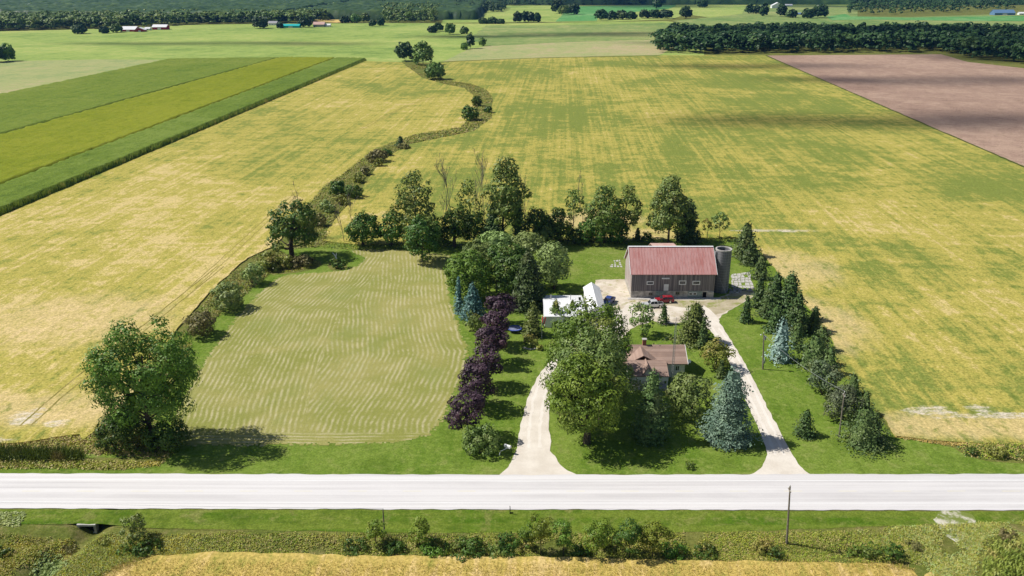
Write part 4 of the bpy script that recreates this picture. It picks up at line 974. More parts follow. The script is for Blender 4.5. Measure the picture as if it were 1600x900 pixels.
# white forked ornament and its bed
def bed(pix, name, z=.045):
    return sheet(name, pix, z, M_weedground, .6, .3, True)
bed([(405, 424), (425, 408), (455, 402), (485, 403), (502, 411), (495, 419), (470, 425), (432, 429)], 'flower_bed')
bed([(512, 415), (520, 408), (534, 409), (543, 415), (537, 421), (520, 423)], 'flower_bed')
X, Y, _ = gp(526, 410); e = empty('forked_ornament', (X, Y, 0)); tag(e, 'bleached white forked branch standing in the small island bed', 'ornament')
h_ = z_at(524, 395, Y)
MB().tube([(0, 0, -.1), (.05, 0, h_ * .4), (-.2, 0, h_ * .65)], [.28, .24, .2], 8).build('trunk', M_['white'], e)
MB().tube([(-.15, 0, h_ * .6), (-.6, 0, h_ * .85), (-1.0, 0, h_ * 1.02)], [.19, .15, .08], 7).build('branch', M_['white'], e)
MB().tube([(-.1, 0, h_ * .6), (.1, .1, h_ * .82), (.15, .1, h_)], [.17, .12, .07], 7).build('branch', M_['white'], e)

# concrete culvert under the road
X0, Y0, _ = gp(120, 821, -.15); X1 = gp(149, 821, -.15)[0]; Yb = gp(133, 813, .2)[1]
e = empty('culvert', ((X0 + X1) / 2, Y0, -1.7)); tag(e, 'concrete culvert mouth with a pale slab top below the road', 'culvert')
w2 = (X1 - X0) / 2
MB().box(-w2, w2, -.1, Yb - Y0 + .2, 1.42, 1.72).build('slab', M_['concrete'], e)
for s in (-1, 1): MB().box(min(s * w2, s * (w2 - .35)), max(s * w2, s * (w2 - .35)), 0, Yb - Y0, -.1, 1.418).build('side_wall', M_['stone'], e)
MB().box(-w2 + .35, w2 - .35, Yb - Y0 - .2, Yb - Y0, -.1, 1.418).build('opening_shade_panel', M_['dark'], e)  # black back slab, the shade inside the culvert put into its colour
MB().box(-w2 + .35, w2 - .35, .2, Yb - Y0 - .21, -.05, .08).build('water', new_mat('ditch_water', .1, .5)[0], e)

# broken concrete pads with grass in the joints
def slabs(pix, nx_, ny_, label, gap=.16, skip=.15, name='concrete_pad'):
    """a quad of broken slabs; pix = four corners"""
    c = [np.array(gp(*p)[:2]) for p in pix]; rng = nrng(); o = sum(c) / 4
    e = empty(name, (o[0], o[1], 0)); tag(e, label, 'concrete pad')
    J = np.zeros((ny_ + 1, nx_ + 1, 2))
    for j in range(ny_ + 1):
        for i in range(nx_ + 1):
            u, v = i / nx_, j / ny_; p = c[0] * (1 - u) * (1 - v) + c[1] * u * (1 - v) + c[2] * u * v + c[3] * (1 - u) * v
            J[j, i] = p - o + rng.uniform(-.32, .32, 2) * np.linalg.norm(c[1] - c[0]) / nx_
    for j in range(ny_):
        for i in range(nx_):
            if rng.random() < skip: continue
            q = np.array([J[j, i], J[j, i + 1], J[j + 1, i + 1], J[j + 1, i]]); m_ = q.mean(0); L = np.linalg.norm(q - m_, axis=1).mean(); q = m_ + (q - m_) * (1 - gap / L)
            z = rng.uniform(.06, .13); MB().prism([tuple(p - m_) for p in q], 'z', 0, z).build('slab', M_['concrete'], e, (m_[0], m_[1], 0.0), bevel=.02)
    return e
slabs([(1141, 449), (1178, 451), (1172, 425), (1142, 429)], 6, 6, 'broken concrete pad with grassy joints right of the silo')
slabs([(953, 418), (972, 418), (970, 406), (955, 407)], 4, 4, 'scattered white concrete slabs in the grass left of the barn', .3, .4)
X, Y, _ = gp(1155, 455); e = empty('stone_pile', (X, Y, 0)); tag(e, 'row of rough grey boulders below the broken concrete pad', 'stone pile')
rng = nrng()
for k in range(26):
    px_ = rng.uniform(1138, 1176); q = gp(px_, 455 + rng.uniform(-3, 3) + (px_ - 1150) * -.06); r_ = rng.uniform(.35, .8)
    V, Fc = ico((0, 0, 0), (r_, r_ * .8, r_ * .6), rng, 1, .25); o = link('stone', np_mesh('stone', V, Fc), M_['stone'], e, (q[0] - X, q[1] - Y, r_ * .3)); o.rotation_euler = (0, 0, rng.uniform(0, 6))
X, Y, _ = gp(831, 545); e = empty('rock_edging', (X, Y, 0)); tag(e, 'pale rocks edging the round shrub bed by the flagpole', 'rock edging')
for k in range(12):
    q = gp(818 + k * 2.3, 543.5 + math.sin(k * .35) * 2.2 + k * .15); r_ = rng.uniform(.2, .42)
    V, Fc = ico((0, 0, 0), (r_, r_ * .8, r_ * .7), rng, 1, .22); link('stone', np_mesh('stone', V, Fc), M_['stone'], e, (q[0] - X, q[1] - Y, r_ * .3))

# ------------------------------------------------------------------ trees of the lot
# left boundary and the corner tree
tree((134, 314, 499, 696), (238, 692), 'maple', 'huge spreading dark green tree at the road corner of the mown field', dens=1.15, k=30, loose=.2, deep=.75, shape='vase', trunk=.42, leaf=.46)
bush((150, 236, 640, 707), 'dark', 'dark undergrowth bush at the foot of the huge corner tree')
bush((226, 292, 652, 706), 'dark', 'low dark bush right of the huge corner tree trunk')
bush((330, 380, 436, 490), 'willow', 'grey green willow bush beside the mown field, larger of two on the ditch')
bush((377, 412, 410, 448), 'willow', 'smaller grey green willow bush on the ditch near the flower bed')
bush((290, 338, 484, 530), 'brown', 'brownish bush on the ditch between corner tree and willow bush')
bush((404, 436, 392, 424), 'olive', 'small olive bush at the ditch bend by the flower bed')
tree((418, 499, 308, 402), (456, 402), 'dark', 'bushy dark tree at the back left corner of the mown field', loose=.3, k=18)
bare_tree((469, 372), 296, .35, 'thin dead spikes rising behind the bushy corner tree', rad=.10)
bush((432, 462, 400, 421), 'olive', 'yellowish flowering shrub in the curved flower bed')
bush((455, 492, 398, 420), 'brown', 'brownish low shrub at the right of the curved flower bed')
bush((413, 440, 405, 426), 'cedar', 'green low shrub at the left of the curved flower bed')
bush((517, 541, 402, 421), 'dark', 'rounded dark shrub under the white forked ornament')
# back row
bare_tree((538, 379), 320, .45, 'slim nearly bare tree at the start of the back row', rad=.11)
bare_tree((552, 366), 296, .25, 'pale bare stem behind the round back row tree', rad=.09)
tree((541, 595, 333, 386), (567, 384), 'dark', 'round dark tree beside the slim bare tree in the back row', k=8)
tree((592, 634, 331, 386), (612, 384), 'dark', 'round dark tree touching the tall ragged poplar', k=8)
tree((611, 684, 262, 384), (652, 384), 'poplar', 'tall ragged poplar with gaps at the left of the back row', loose=.55, shape='tall', k=24, trunk=.3)
tree((630, 688, 338, 407), (660, 409), 'dark', 'cluster of dark cedars on bent bare stems at the mown field edge', k=20, trunk=.22, bark='deadwood')
bare_tree((694, 374), 260, .5, 'grey bare forked tree right of the tall ragged poplar', rad=.17)
bare_tree((709, 372), 262, .35, 'grey bare tree with upright limbs, second from the tall ragged poplar', rad=.15)
tree((712, 757, 274, 372), (734, 377), 'poplar', 'thin grey green tree between the bare trees', loose=.75, shape='tall', k=22, trunk=.2, drop=.25)
bare_tree((731, 366), 254, .22, 'slender bare tree behind the thin grey green tree', rad=.10)
bare_tree((748, 374), 262, .3, 'grey bare tree left of the tallest poplar', rad=.14)
bare_tree((759, 370), 266, .3, 'grey bare stem close against the tallest poplar', rad=.11)
tree((759, 822, 242, 376), (786, 384), 'poplar', 'tallest poplar with a full pale topped crown in the back row', loose=.3, shape='tall', k=22, trunk=.34, dens=1.1)
bare_tree((820, 372), 284, .5, 'bare wide forked tree right of the tallest poplar', rad=.14)
tree((690, 732, 320, 388), (710, 386), 'dark', 'dark shrubby tree at the feet of the grey bare trees', k=8)
bush((664, 704, 348, 388), 'dark', 'dark thicket between the cedar cluster and the dark shrubby tree')
bush((722, 760, 332, 388), 'dark', 'dark thicket below the thin grey green tree')
conifer((752, 790, 318, 388), 'spruce', 'dark spruce at the left foot of the tallest poplar', ragged=.2)
conifer((796, 826, 312, 388), 'spruce', 'dark spruce at the right foot of the tallest poplar', ragged=.2)
tree((820, 861, 320, 380), (840, 378), 'dark', 'round dark tree next to the bare wide forked tree', k=6)
tree((853, 893, 325, 384), (873, 380), 'dark', 'round dark tree beside the slim young poplar', k=6)
bush((830, 882, 345, 384), 'grey', 'grey green willow like bush below the two round dark trees', upright=.5)
tree((881, 913, 289, 348), (895, 374), 'poplar', 'slim young poplar on a bare thin trunk', loose=.65, shape='tall', k=14, trunk=.14, drop=.2)
bare_tree((916, 372), 286, .28, 'slim dead tree beside the slim young poplar', rad=.12)
tree((914, 974, 285, 380), (944, 380), 'poplar', 'broad full poplar in the middle of the back row', loose=.3, shape='tall', k=16, trunk=.28)
tree((957, 1003, 288, 370), (972, 376), 'poplar', 'leaning poplar with a forked trunk right of the broad full poplar', loose=.5, shape='tall', k=16, trunk=.24)
bush((884, 912, 356, 384), 'dark', 'dark thicket at the foot of the slim young poplar')
bush((903, 950, 340, 384), 'dark', 'dark thicket under the broad full poplar')
bush((946, 986, 340, 384), 'dark', 'dark thicket under the leaning poplar')
conifer((988, 1005, 356, 379), 'spruce', 'tiny dark spruce alone in the back row gap')
bush((1003, 1022, 360, 382), 'dark', 'small dark bush left of the grey topped poplar')
tree((1014, 1076, 271, 384), (1044, 382), 'grey', 'tall grey green poplar behind the barn roof', loose=.28, shape='tall', k=18, trunk=.32, dens=1.1)
conifer((1054, 1096, 308, 382), 'spruce', 'broad dark spruce beside the tall grey green poplar', ragged=.2)
tree((1097, 1113, 337, 366), (1105, 373), 'olive', 'tiny thin tree right of the broad dark spruce', loose=.6, k=5, trunk=.09)
tree((1111, 1138, 330, 364), (1124, 374), 'grey', 'small pale tree above the silo', loose=.6, k=8, trunk=.1)
# right boundary
conifer((1141, 1189, 346, 408), 'pine', 'bright green pine at the back corner beyond the silo', name='pine_tree', pine=True, gap=.9, ragged=.22)
conifer((1158, 1190, 374, 417), 'spruce', 'dark spruce right below the back corner pine', ragged=.2)
conifer((1172, 1207, 398, 440), 'pine', 'wide limbed pine over the broken concrete pad', name='pine_tree', pine=True, gap=.8, ragged=.25)
conifer((1173, 1201, 428, 484), 'spruce', 'dark green spruce beside the boulders', ragged=.15)
conifer((1206, 1258, 422, 508), 'spruce', 'biggest dark spruce on the right boundary', ragged=.13)
conifer((1189, 1231, 422, 503), 'spruce', 'greyer spruce leaning on the biggest dark spruce', ragged=.18)
conifer((1196, 1231, 475, 523), 'spruce', 'low dark spruce above the silvery blue pine', ragged=.2)
conifer((1155, 1178, 459, 507), 'spruce', 'small dark spruce alone on the lawn below the barn', ragged=.12)
conifer((1195, 1245, 494, 572), 'silver', 'silvery blue irregular pine beside the transformer pole', name='pine_tree', pine=True, gap=1.0, ragged=.25, fill=.8)
conifer((1256, 1289, 477, 524), 'spruce', 'dark spruce bordering the golden field above the broad pines')
conifer((1264, 1306, 509, 556), 'pine', 'green pine between golden field and the broad low pine', name='pine_tree', pine=True, gap=.8, ragged=.2)
conifer((1238, 1312, 522, 584), 'pine', 'broad low pine right of the silvery blue pine', name='pine_tree', pine=True, gap=.8, ragged=.22)
bush((1263, 1311, 566, 624), 'greycedar', 'rounded grey green cedar below the broad low pine', cat='tree', name='cedar_tree', upright=.5)
conifer((1318, 1352, 583, 622), 'pine', 'small bright green pine against the golden field', name='pine_tree', pine=True, gap=.7, ragged=.2)
bush((1288, 1348, 599, 664), 'greycedar', 'large grey green cedar behind the pole near the road', cat='tree', name='cedar_tree', upright=.5)
conifer((1336, 1370, 612, 655), 'pine', 'middle sized pine behind the big corner pine', name='pine_tree', pine=True, gap=.75, ragged=.2)
conifer((1311, 1389, 634, 712), 'pine', 'big dark pine at the front corner near the road', name='pine_tree', pine=True, gap=.8, ragged=.2)
conifer((1241, 1278, 638, 688), 'spruce', 'small dark spruce alone on the front lawn by the right driveway', ragged=.10, gap=.42)
conifer((1184, 1219, 440, 497), 'spruce', 'dark spruce filling the gap behind the greyer leaning spruce', ragged=.16)
conifer((1226, 1264, 452, 527), 'spruce', 'dark spruce on the field side below the biggest spruce', ragged=.16)
conifer((1228, 1264, 498, 550), 'pine', 'dark pine close behind the silvery blue pine', name='pine_tree', pine=True, gap=.75, ragged=.2)
conifer((1279, 1315, 541, 592), 'pine', 'green pine bridging the broad low pine and the rounded cedar below', name='pine_tree', pine=True, gap=.75, ragged=.2)
conifer((1348, 1386, 640, 692), 'spruce', 'dark spruce on the field side of the big corner pine', ragged=.18)
# grove behind the purple maples
tree((696, 770, 390, 472), (735, 468), 'maple', 'leafy tree at the field side of the grove above the blue spruces', k=14, trunk=.24)
tree((720, 778, 378, 416), (752, 440), 'grey', 'pale topped tree behind the leafy field side grove tree', k=10)
tree((745, 802, 362, 396), (770, 418), 'willow', 'light willow at the back of the grove', k=10)
tree((797, 852, 362, 398), (828, 420), 'willow', 'light willow behind the big grove spruce', k=10)
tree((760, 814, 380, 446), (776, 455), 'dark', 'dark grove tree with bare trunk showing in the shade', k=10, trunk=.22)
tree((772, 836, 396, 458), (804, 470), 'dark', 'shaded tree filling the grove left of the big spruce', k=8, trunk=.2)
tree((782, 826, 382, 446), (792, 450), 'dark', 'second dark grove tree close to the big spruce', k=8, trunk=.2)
tree((838, 891, 379, 452), (866, 452), 'willow', 'silvery willow at the barn side of the grove', k=14, trunk=.26)
bush((850, 874, 426, 450), 'willow', 'small pale bush at the foot of the silvery willow')
conifer((795, 856, 389, 490), 'spruce', 'big dark spruce standing at the front of the grove', ragged=.1)
conifer((717, 760, 440, 503), 'blue', 'plump blue spruce left of the purple maples', ragged=.12, power=.75)
conifer((708, 726, 431, 492), 'blue', 'narrow blue juniper behind the plump blue spruce', name='juniper_tree', power=.6, ragged=.08, gap=.4)
bush((723, 753, 488, 522), 'cedar', 'low bright green shrub in front of the plump blue spruce')
for box, base, lab in (((761, 806, 454, 500), (784, 508), 'purple maple farthest from the road, beside the grove'),
                       ((751, 797, 482, 534), (774, 541), 'purple maple next to the trampoline, second from the grove'),
                       ((742, 793, 506, 562), (767, 569), 'purple maple third from the grove'),
                       ((733, 784, 537, 598), (759, 604), 'purple maple third from the road'),
                       ((717, 771, 561, 632), (745, 637), 'purple maple second from the road'),
                       ((701, 759, 608, 677), (731, 684), 'purple maple nearest the road, above the green bush')):
    tree(box, base, 'purple', lab, cat='maple', name='purple_maple', group='row of purple maples', k=8, trunk=.16, dens=1.3)
bush((721, 780, 662, 716), 'grey', 'grey green bush in front of the row of purple maples')
conifer((815, 851, 470, 530), 'cedar', 'olive green cedar behind the flagpole', name='cedar_tree', power=.55, ragged=.15)
conifer((853, 884, 466, 512), 'cedar', 'brownish cedar in front of the white shed', name='cedar_tree', power=.6, ragged=.15)
conifer((881, 907, 468, 505), 'cedar', 'second brownish cedar before the white shed, half behind the maples', name='cedar_tree', power=.6, ragged=.15)
bush((817, 833, 522, 538), 'olive', 'round tan green shrub left of the flagpole')
bush((825, 842, 530, 544), 'olive', 'round shrub beside the pale rock edging')
bush((838, 850, 538, 548), 'olive', 'low yellowish flowering shrub at the rock edging')
# house trees
tree((852, 986, 467, 606), (912, 622), 'maple', 'big wide maple at the back, next to the white shed', k=24, trunk=.4, dens=1.05, loose=.12)
tree((870, 990, 506, 662), (938, 664), 'grey', 'olive topped maple between the two other big maples', k=20, trunk=.38, loose=.12)
tree((850, 972, 548, 688), (917, 692), 'bright', 'bright green maple nearest the road with a stout trunk', k=24, trunk=.55, dens=1.05, loose=.1)
tree((986, 1022, 472, 520), (1003, 524), 'grey', 'small light green tree before the silver pickup truck', k=8, trunk=.12)
conifer((1028, 1048, 474, 509), 'spruce', 'small dark evergreen beside the silver pickup truck', power=.6)
conifer((1056, 1113, 470, 544), 'cedar', 'broad yellowish cedar between barn and farmhouse', name='cedar_tree', power=.5, ragged=.12)
conifer((1089, 1107, 496, 548), 'pine', 'narrow upright juniper against the broad yellowish cedar', name='juniper_tree', power=.6, ragged=.1, gap=.4)
bush((1094, 1143, 526, 584), 'olive', 'round brownish green tree beside the right driveway', cat='tree', name='round_tree')
conifer((1119, 1136, 562, 594), 'pine', 'tiny spruce at the foot of the round brownish tree', gap=.4)
conifer((986, 1047, 574, 700), 'pine', 'tall slim spruce in front of the farmhouse porch', ragged=.17)
tree((1047, 1113, 580, 654), (1080, 652), 'grey', 'rounded green tree at the right side of the farmhouse', k=12, trunk=.22)
conifer((1096, 1181, 571, 706), 'silvergreen', 'great silvery blue spruce beside the right driveway', ragged=.13, gap=.6)
bush((1068, 1089, 722, 732), 'dark', 'low dark shrub on the road verge before the lawn', leaf=.28)
# along the creek across the fields
bush((513, 540, 281, 309), 'dark', 'dark bush on the creek, left of a pair below the bend')
bush((536, 566, 288, 312), 'dark', 'dark bush on the creek, right of a pair below the bend')
bush((573, 606, 234, 256), 'brown', 'brownish bush on the creek below the small upright tree')
bush((552, 571, 270, 287), 'olive', 'small olive bush half way along the lower creek')
conifer((617, 634, 211, 230), 'spruce', 'small upright dark tree where the creek bends', gap=.9, leaf=.8)
bush((721, 748, 165, 191), 'dark', 'round dark bush inside the creek loop')
bush((737, 753, 150, 167), 'dark', 'small dark bush above the round one in the creek loop')
bush((755, 770, 166, 178), 'dark', 'small dark bush on the outer bank of the creek loop')
for box, mat, lab in (((585, 600, 246, 262), 'olive', 'olive bush on the lower creek, next below the brownish bush'), ((562, 580, 258, 275), 'brown', 'brown bush on the lower creek, above the small olive one'), ((524, 546, 303, 322), 'olive', 'olive bush just below the dark pair on the creek'),
    ((500, 524, 312, 335), 'willow', 'grey green bush on the creek left of the olive one'), ((486, 512, 332, 356), 'brown', 'brown bush on the creek behind the bushy corner tree'), ((466, 492, 346, 372), 'olive', 'yellowish bush touching the bushy corner tree'), ((596, 612, 232, 245), 'dark', 'dark bush at the top of the lower creek')):
    bush(box, mat, lab)
bush((620, 640, 226, 233), 'brown', 'low brown bush on the inner side of the creek bend')
bush((664, 695, 97, 127), 'far', 'rounded tree at the end of the creek, lowest of the three big ones', cat='tree', name='leafy_tree')
bush((643, 677, 64, 105), 'far', 'tall pale green tree, middle of the three at the creek end', cat='tree', name='leafy_tree')
bush((617, 647, 65, 98), 'fardark', 'dark tree left of the three at the creek end', cat='tree', name='leafy_tree')

# ------------------------------------------------------------------ far single trees and clumps
def clump(specs, cat='tree', group=None):
    for (box, mat, lab) in specs:
        x0, x1, y0, y1 = box
        bush((x0, x1, y0, y1 + .8), mat, lab, cat='tree', name='leafy_tree', group=group)
clump([((0, 21, 68, 97), 'far', 'round tree at the edge of the pale green field by the corn'),
       ((-25, 5, 66, 99), 'fardark', 'dark tree cut by the picture edge above the corn'),
       ((668, 682, 41, 51), 'fardark', 'dark conical tree in the far pair, left'), ((676, 693, 36, 49), 'fardark', 'dark pointed tree in the far pair, right'),
       ((694, 712, 36, 54), 'far', 'pale round tree right of the dark far pair'), ((719, 732, 42, 53), 'far', 'lone small round tree far up the creek'),
       ((729, 741, 51, 77), 'fardark', 'slim dark tree below the lone small round tree'), ((720, 731, 66, 78), 'farlight', 'small pale tree beside the slim dark one'),
       ((748, 760, 59, 72), 'far', 'small tree alone on the pale slope above the golden field'),
       ((748, 762, 28, 37), 'fardark', 'low dark shrubby tree, left of the low far group'), ((760, 778, 27, 37), 'fardark', 'low dark tree in the middle of the low far group'), ((776, 788, 30, 37), 'fardark', 'low dark tree right of the low far group'),
       ((802, 815, 18, 36), 'fardark', 'round dark tree, first of four in the field'), ((813, 828, 17, 35), 'fardark', 'round dark tree, second of four in the field'), ((824, 835, 19, 35), 'fardark', 'round dark tree, third of four in the field'), ((833, 845, 20, 35), 'fardark', 'round dark tree, last of four in the field'),
       ((862, 880, -2, 22), 'fardark', 'tall round tree left of the clump on the bright green field'), ((872, 890, 8, 24), 'farlight', 'paler tree in the clump on the bright green field'), ((884, 906, 6, 23), 'fardark', 'wide round tree right of the clump on the bright green field'),
       ((928, 950, 15, 32), 'fardark', 'wide dark tree, first in the far hedge line'), ((948, 964, 17, 31), 'fardark', 'dark tree, second in the far hedge line'), ((961, 981, 16, 31), 'fardark', 'dark tree, third in the far hedge line'), ((978, 996, 18, 30), 'fardark', 'dark tree, fourth in the far hedge line'),
       ((998, 1016, 15, 29), 'fardark', 'dark tree, fifth in the far hedge line'), ((1013, 1032, 15, 29), 'fardark', 'dark tree, sixth in the far hedge line'), ((1029, 1052, 15, 29), 'fardark', 'dark tree ending the far hedge line'),
       ((1062, 1081, 10, 30), 'fardark', 'lone dark round tree right of the far hedge line'), ((1020, 1034, -4, 14), 'fardark', 'tree at the end of the dark far row'), ((1090, 1106, 0, 12), 'fardark', 'small lone tree on the far pale slope'),
       ((1165, 1178, 6, 22), 'fardark', 'dark tree left of the white farmhouse on the rise'), ((1174, 1189, 8, 22), 'fardark', 'second dark tree left of the white farmhouse on the rise'), ((1188, 1201, 4, 26), 'fardark', 'tall dark tree against the white farmhouse wall'), ((1214, 1229, 6, 27), 'fardark', 'dark tree at the front of the white farmhouse'), ((1228, 1246, 15, 28), 'fardark', 'low dark tree below the white farmhouse'), ((1252, 1272, 13, 29), 'fardark', 'dark tree, left of two ending the farmhouse ring'), ((1270, 1294, 6, 29), 'fardark', 'tall dark tree ending the farmhouse ring'),
       ((112, 136, 38, 53), 'fardark', 'dark tree standing forward of the far wood left of the red barns'), ((155, 170, 42, 52), 'fardark', 'dark tree just left of the white roofed red barn'), ((172, 190, 38, 51), 'far', 'tree touching the white roofed red barn'),
       ((394, 418, 27, 45), 'fardark', 'dark tree left of the small white farmhouse'), ((432, 442, 34, 44), 'fardark', 'dark small tree left of the turquoise shed'), ((466, 486, 26, 43), 'fardark', 'dark tree behind the turquoise shed'),
       ((530, 546, 25, 36), 'fardark', 'round tree at the lower edge of the golden strip'), ((546, 564, 22, 36), 'far', 'second round tree at the lower edge of the golden strip'), ((563, 578, 20, 35), 'far', 'third tree at the golden strip, near the tall white barn'), ((577, 588, 30, 41), 'fardark', 'small dark tree before the tall white barn'), ((589, 601, 28, 40), 'fardark', 'small tree right of the tall white barn')])

# ------------------------------------------------------------------ woods
def far_proto(rng, leaf):
    """one far tree about 2 wide and 3.4 high: a lumpy crown above a skirt of lower boughs"""
    nb = 8; D = rnd_dirs(rng, nb * 3); D = D[D[:, 2] > -.3][:nb]; C = D * np.array([.66, .66, .72]) * rng.uniform(.7, 1.08, (len(D), 1)); C[:, 2] += 2.3
    a = rng.uniform(0, 6.3, 3); C = np.concatenate([C, np.stack([.45 * np.cos(a), .45 * np.sin(a), rng.uniform(.6, 1.2, 3)], 1)])
    P, N = [], []
    for c in C:
        k = 11; d = rnd_dirs(rng, k); d[:, 2] = np.where(d[:, 2] < -.3, -d[:, 2], d[:, 2]); r = rng.uniform(.36, .52); P.append(c + d * np.array([r, r, r * .85])); N.append(d + rng.normal(size=d.shape) * .12 + np.array([0, 0, .3]))
    P = np.concatenate(P); N = np.concatenate(N); V, Fc = leaf_quads(P, N, leaf, rng, .85); return V
PROTO = [far_proto(np.random.default_rng(900 + i), .52) for i in range(10)]
def wood(name, pix, mat, rad=5.5, hgt=19, sp=8.5, front=None, world=False, cap=2500):
    rng = nrng(); P = [gp(*p)[:2] for p in pix] if not world else pix; A = np.array(P)
    X, Y = np.meshgrid(np.arange(A[:, 0].min(), A[:, 0].max(), sp), np.arange(A[:, 1].min(), A[:, 1].max(), sp))
    Q = np.stack([X.ravel(), Y.ravel()], 1) + rng.uniform(-.45, .45, (X.size, 2)) * sp; Q = Q[inside(Q, P)]
    if len(Q) > cap: Q = Q[rng.permutation(len(Q))[:cap]]
    V = []
    for (x, y) in Q:
        p = PROTO[rng.integers(len(PROTO))]; t = rng.uniform(0, 6.3); c, s = math.cos(t), math.sin(t); r = rad * rng.uniform(.7, 1.25); h = hgt * rng.uniform(.78, 1.15)
        v = np.column_stack([(p[:, 0] * c - p[:, 1] * s) * r, (p[:, 0] * s + p[:, 1] * c) * r, p[:, 2] * h / 3.4]); V.append(v + np.array([x, y, 0]))
    V = np.concatenate(V); V[:, 2] = np.maximum(V[:, 2], .1); Fc = np.arange(len(V)).reshape(-1, 4)
    o = link(name, np_mesh(name, V, Fc), mat if not isinstance(mat, str) else F_[mat]); tag(o, kind='stuff'); return o
o = wood('woodland', [(1026, 83), (1110, 84), (1195, 83), (1470, 82), (1512, 92), (1600, 101), (1760, 112), (1760, 66), (1600, 60), (1300, 58), (1050, 60), (1022, 74)], 'fardark', 6.8, 20, 10.5, cap=1000)
tag(o, 'dense dark wood behind the bare brown field', 'woodland')
o = wood('woodland', [(-420, 56), (0, 49), (110, 45.5), (190, 45), (300, 38), (400, 37), (480, 37), (520, 32), (500, 29), (300, 31), (-420, 40)], 'far', 7.5, 19, 11.5, cap=1300)
tag(o, 'long front of green trees behind the red barns', 'woodland')
o = wood('woodland', [(592, 30), (602, 36), (680, 36), (692, 26), (700, 18), (600, 17)], 'far', 5.5, 20, 11, cap=330); tag(o, 'green wood beside the tall white barn', 'woodland')
o = wood('woodland', [(710, 21), (784, 19), (792, 12), (706, 12)], 'fardark', 5.5, 18, 12, cap=200); tag(o, 'dark wood on the far slope above the low far group', 'woodland')
o = wood('woodland', [(560, 11), (800, 9.5), (1045, 7.5), (1045, 3), (560, 5)], 'fardark', 6, 17, 14, cap=400); tag(o, 'dark straight far row of trees along the top', 'woodland')
o = wood('woodland', [(1320, 23), (1420, 24), (1450, 22), (1535, 17), (1760, 16), (1760, 3), (1335, 6)], 'fardark', 6, 19, 14, cap=450); tag(o, 'dark far wood around the wide blue grey barn', 'woodland')
# the forest that closes the view, its roof of crowns as one rolling sheet with trees along its near edge
def canopy(name, x0, x1, y0, y1, step, hgt, mat, label, edge=None):
    rng = nrng(); X, Y = np.meshgrid(np.arange(x0, x1, step), np.arange(y0, y1, step)); P = np.stack([X.ravel(), Y.ravel()], 1) + rng.uniform(-.4, .4, (X.size, 2)) * step
    h = hgt + np.array([mnoise.noise(Vector((x * .075, y * .075, 1))) * 4.0 + mnoise.noise(Vector((x * .02, y * .02, 5))) * 4 for x, y in P]) + rng.uniform(-1.6, 1.6, len(P))
    j, i = np.divmod(np.arange(len(P)), X.shape[1]); rim = (j == 0) | (i == 0) | (i == X.shape[1] - 1); h[rim] = .2
    ii = np.arange(len(P)).reshape(X.shape); q = np.stack([ii[:-1, :-1], ii[:-1, 1:], ii[1:, 1:], ii[1:, :-1]], -1).reshape(-1, 4)
    o = link(name, np_mesh(name, np.column_stack([P, h]), q), F_[mat]); tag(o, label, 'woodland', kind='stuff'); return o
def yat(py): return gp(800, py)[1]
canopy('woodland', -1750, -420, 1560, 2500, 6.5, 17, 'fardark', 'deep dark forest filling the hillside behind the red barns')
canopy('woodland', -420, -60, 1640, 2300, 6.5, 16, 'fardark', 'dark far forest above the golden strip')
canopy('woodland', -500, 1900, 2460, 3300, 13, 18, 'fardark', 'far dark forest along the horizon')

# ------------------------------------------------------------------ ground cover
def blades(rng, P, h, w, lean=.35):
    """upright grass blades: narrow tapered quads"""
    n = len(P); a = rng.uniform(0, 6.3, n); hh = h * rng.uniform(.6, 1.25, n); ww = w * rng.uniform(.6, 1.3, n)
    u = np.stack([np.cos(a), np.sin(a), np.zeros(n)], 1); d = rng.normal(size=(n, 3)) * lean * 1.6; d[:, 2] = 1; d /= np.linalg.norm(d, axis=1, keepdims=True)
    T = P + d * hh[:, None]
    V = np.stack([P - u * ww[:, None], P + u * ww[:, None], T + u * ww[:, None] * .35, T - u * ww[:, None] * .35], 1).reshape(-1, 3); return V, np.arange(4 * n).reshape(-1, 4)
def scatter(rng, poly, n, patch=None):
    A = np.array(poly); out = []; got = 0
    while got < n:
        Q = rng.uniform(A.min(0), A.max(0), (n * 2, 2)); Q = Q[inside(Q, poly)]
        if patch: Q = Q[np.array([mnoise.noise(Vector((x * patch, y * patch, 4))) for x, y in Q]) + rng.uniform(-.35, .35, len(Q)) > -.05]
        out.append(Q); got += len(Q)
        if len(Q) == 0: break
    return np.concatenate(out)[:n]
def cover(name, pix, mats, n, h, w, label=None, leafy=.5, patch=None, leaf=.3,  z0=0.0, near_h=True, world=False, cat=None, lump=None):
    """weeds and rough growth: several plant kinds mixed over one area, one object for each kind"""
    P = [gp(*p)[:2] for p in pix] if not world else pix; rng = nrng()
    for mi, mt in enumerate(mats):
        Q = scatter(rng, P, n // len(mats), patch); Q = Q + rng.normal(size=Q.shape) * .1
        z = ground_h(Q) + z0; B = np.column_stack([Q, z])
        nl = int(len(B) * leafy); parts = [blades(rng, B[nl:], h, w)]
        if nl:
            c = B[:nl]; k = 6; d = rnd_dirs(rng, nl * k); d[:, 2] = np.abs(d[:, 2]); r = (h * .75 * rng.uniform(.5, 1.2, nl)).repeat(k)[:, None]
            L = c.repeat(k, 0) + d * r * np.array([1, 1, .8]); parts.append(leaf_quads(L, d * .7 + rng.normal(size=d.shape) * .25 + np.array([-.25, 0, .7]), leaf, rng))
        V, Fc = merge(parts); o = link(name, np_mesh(name, V, Fc), F_[mt] if isinstance(mt, str) else mt); tag(o, kind='stuff')
        if label: tag(o, label)
F_['weed'] = foliage('green_weeds', (.12, .165, .02), (.23, .255, .045), (.28, .25, .055), scale=.14)
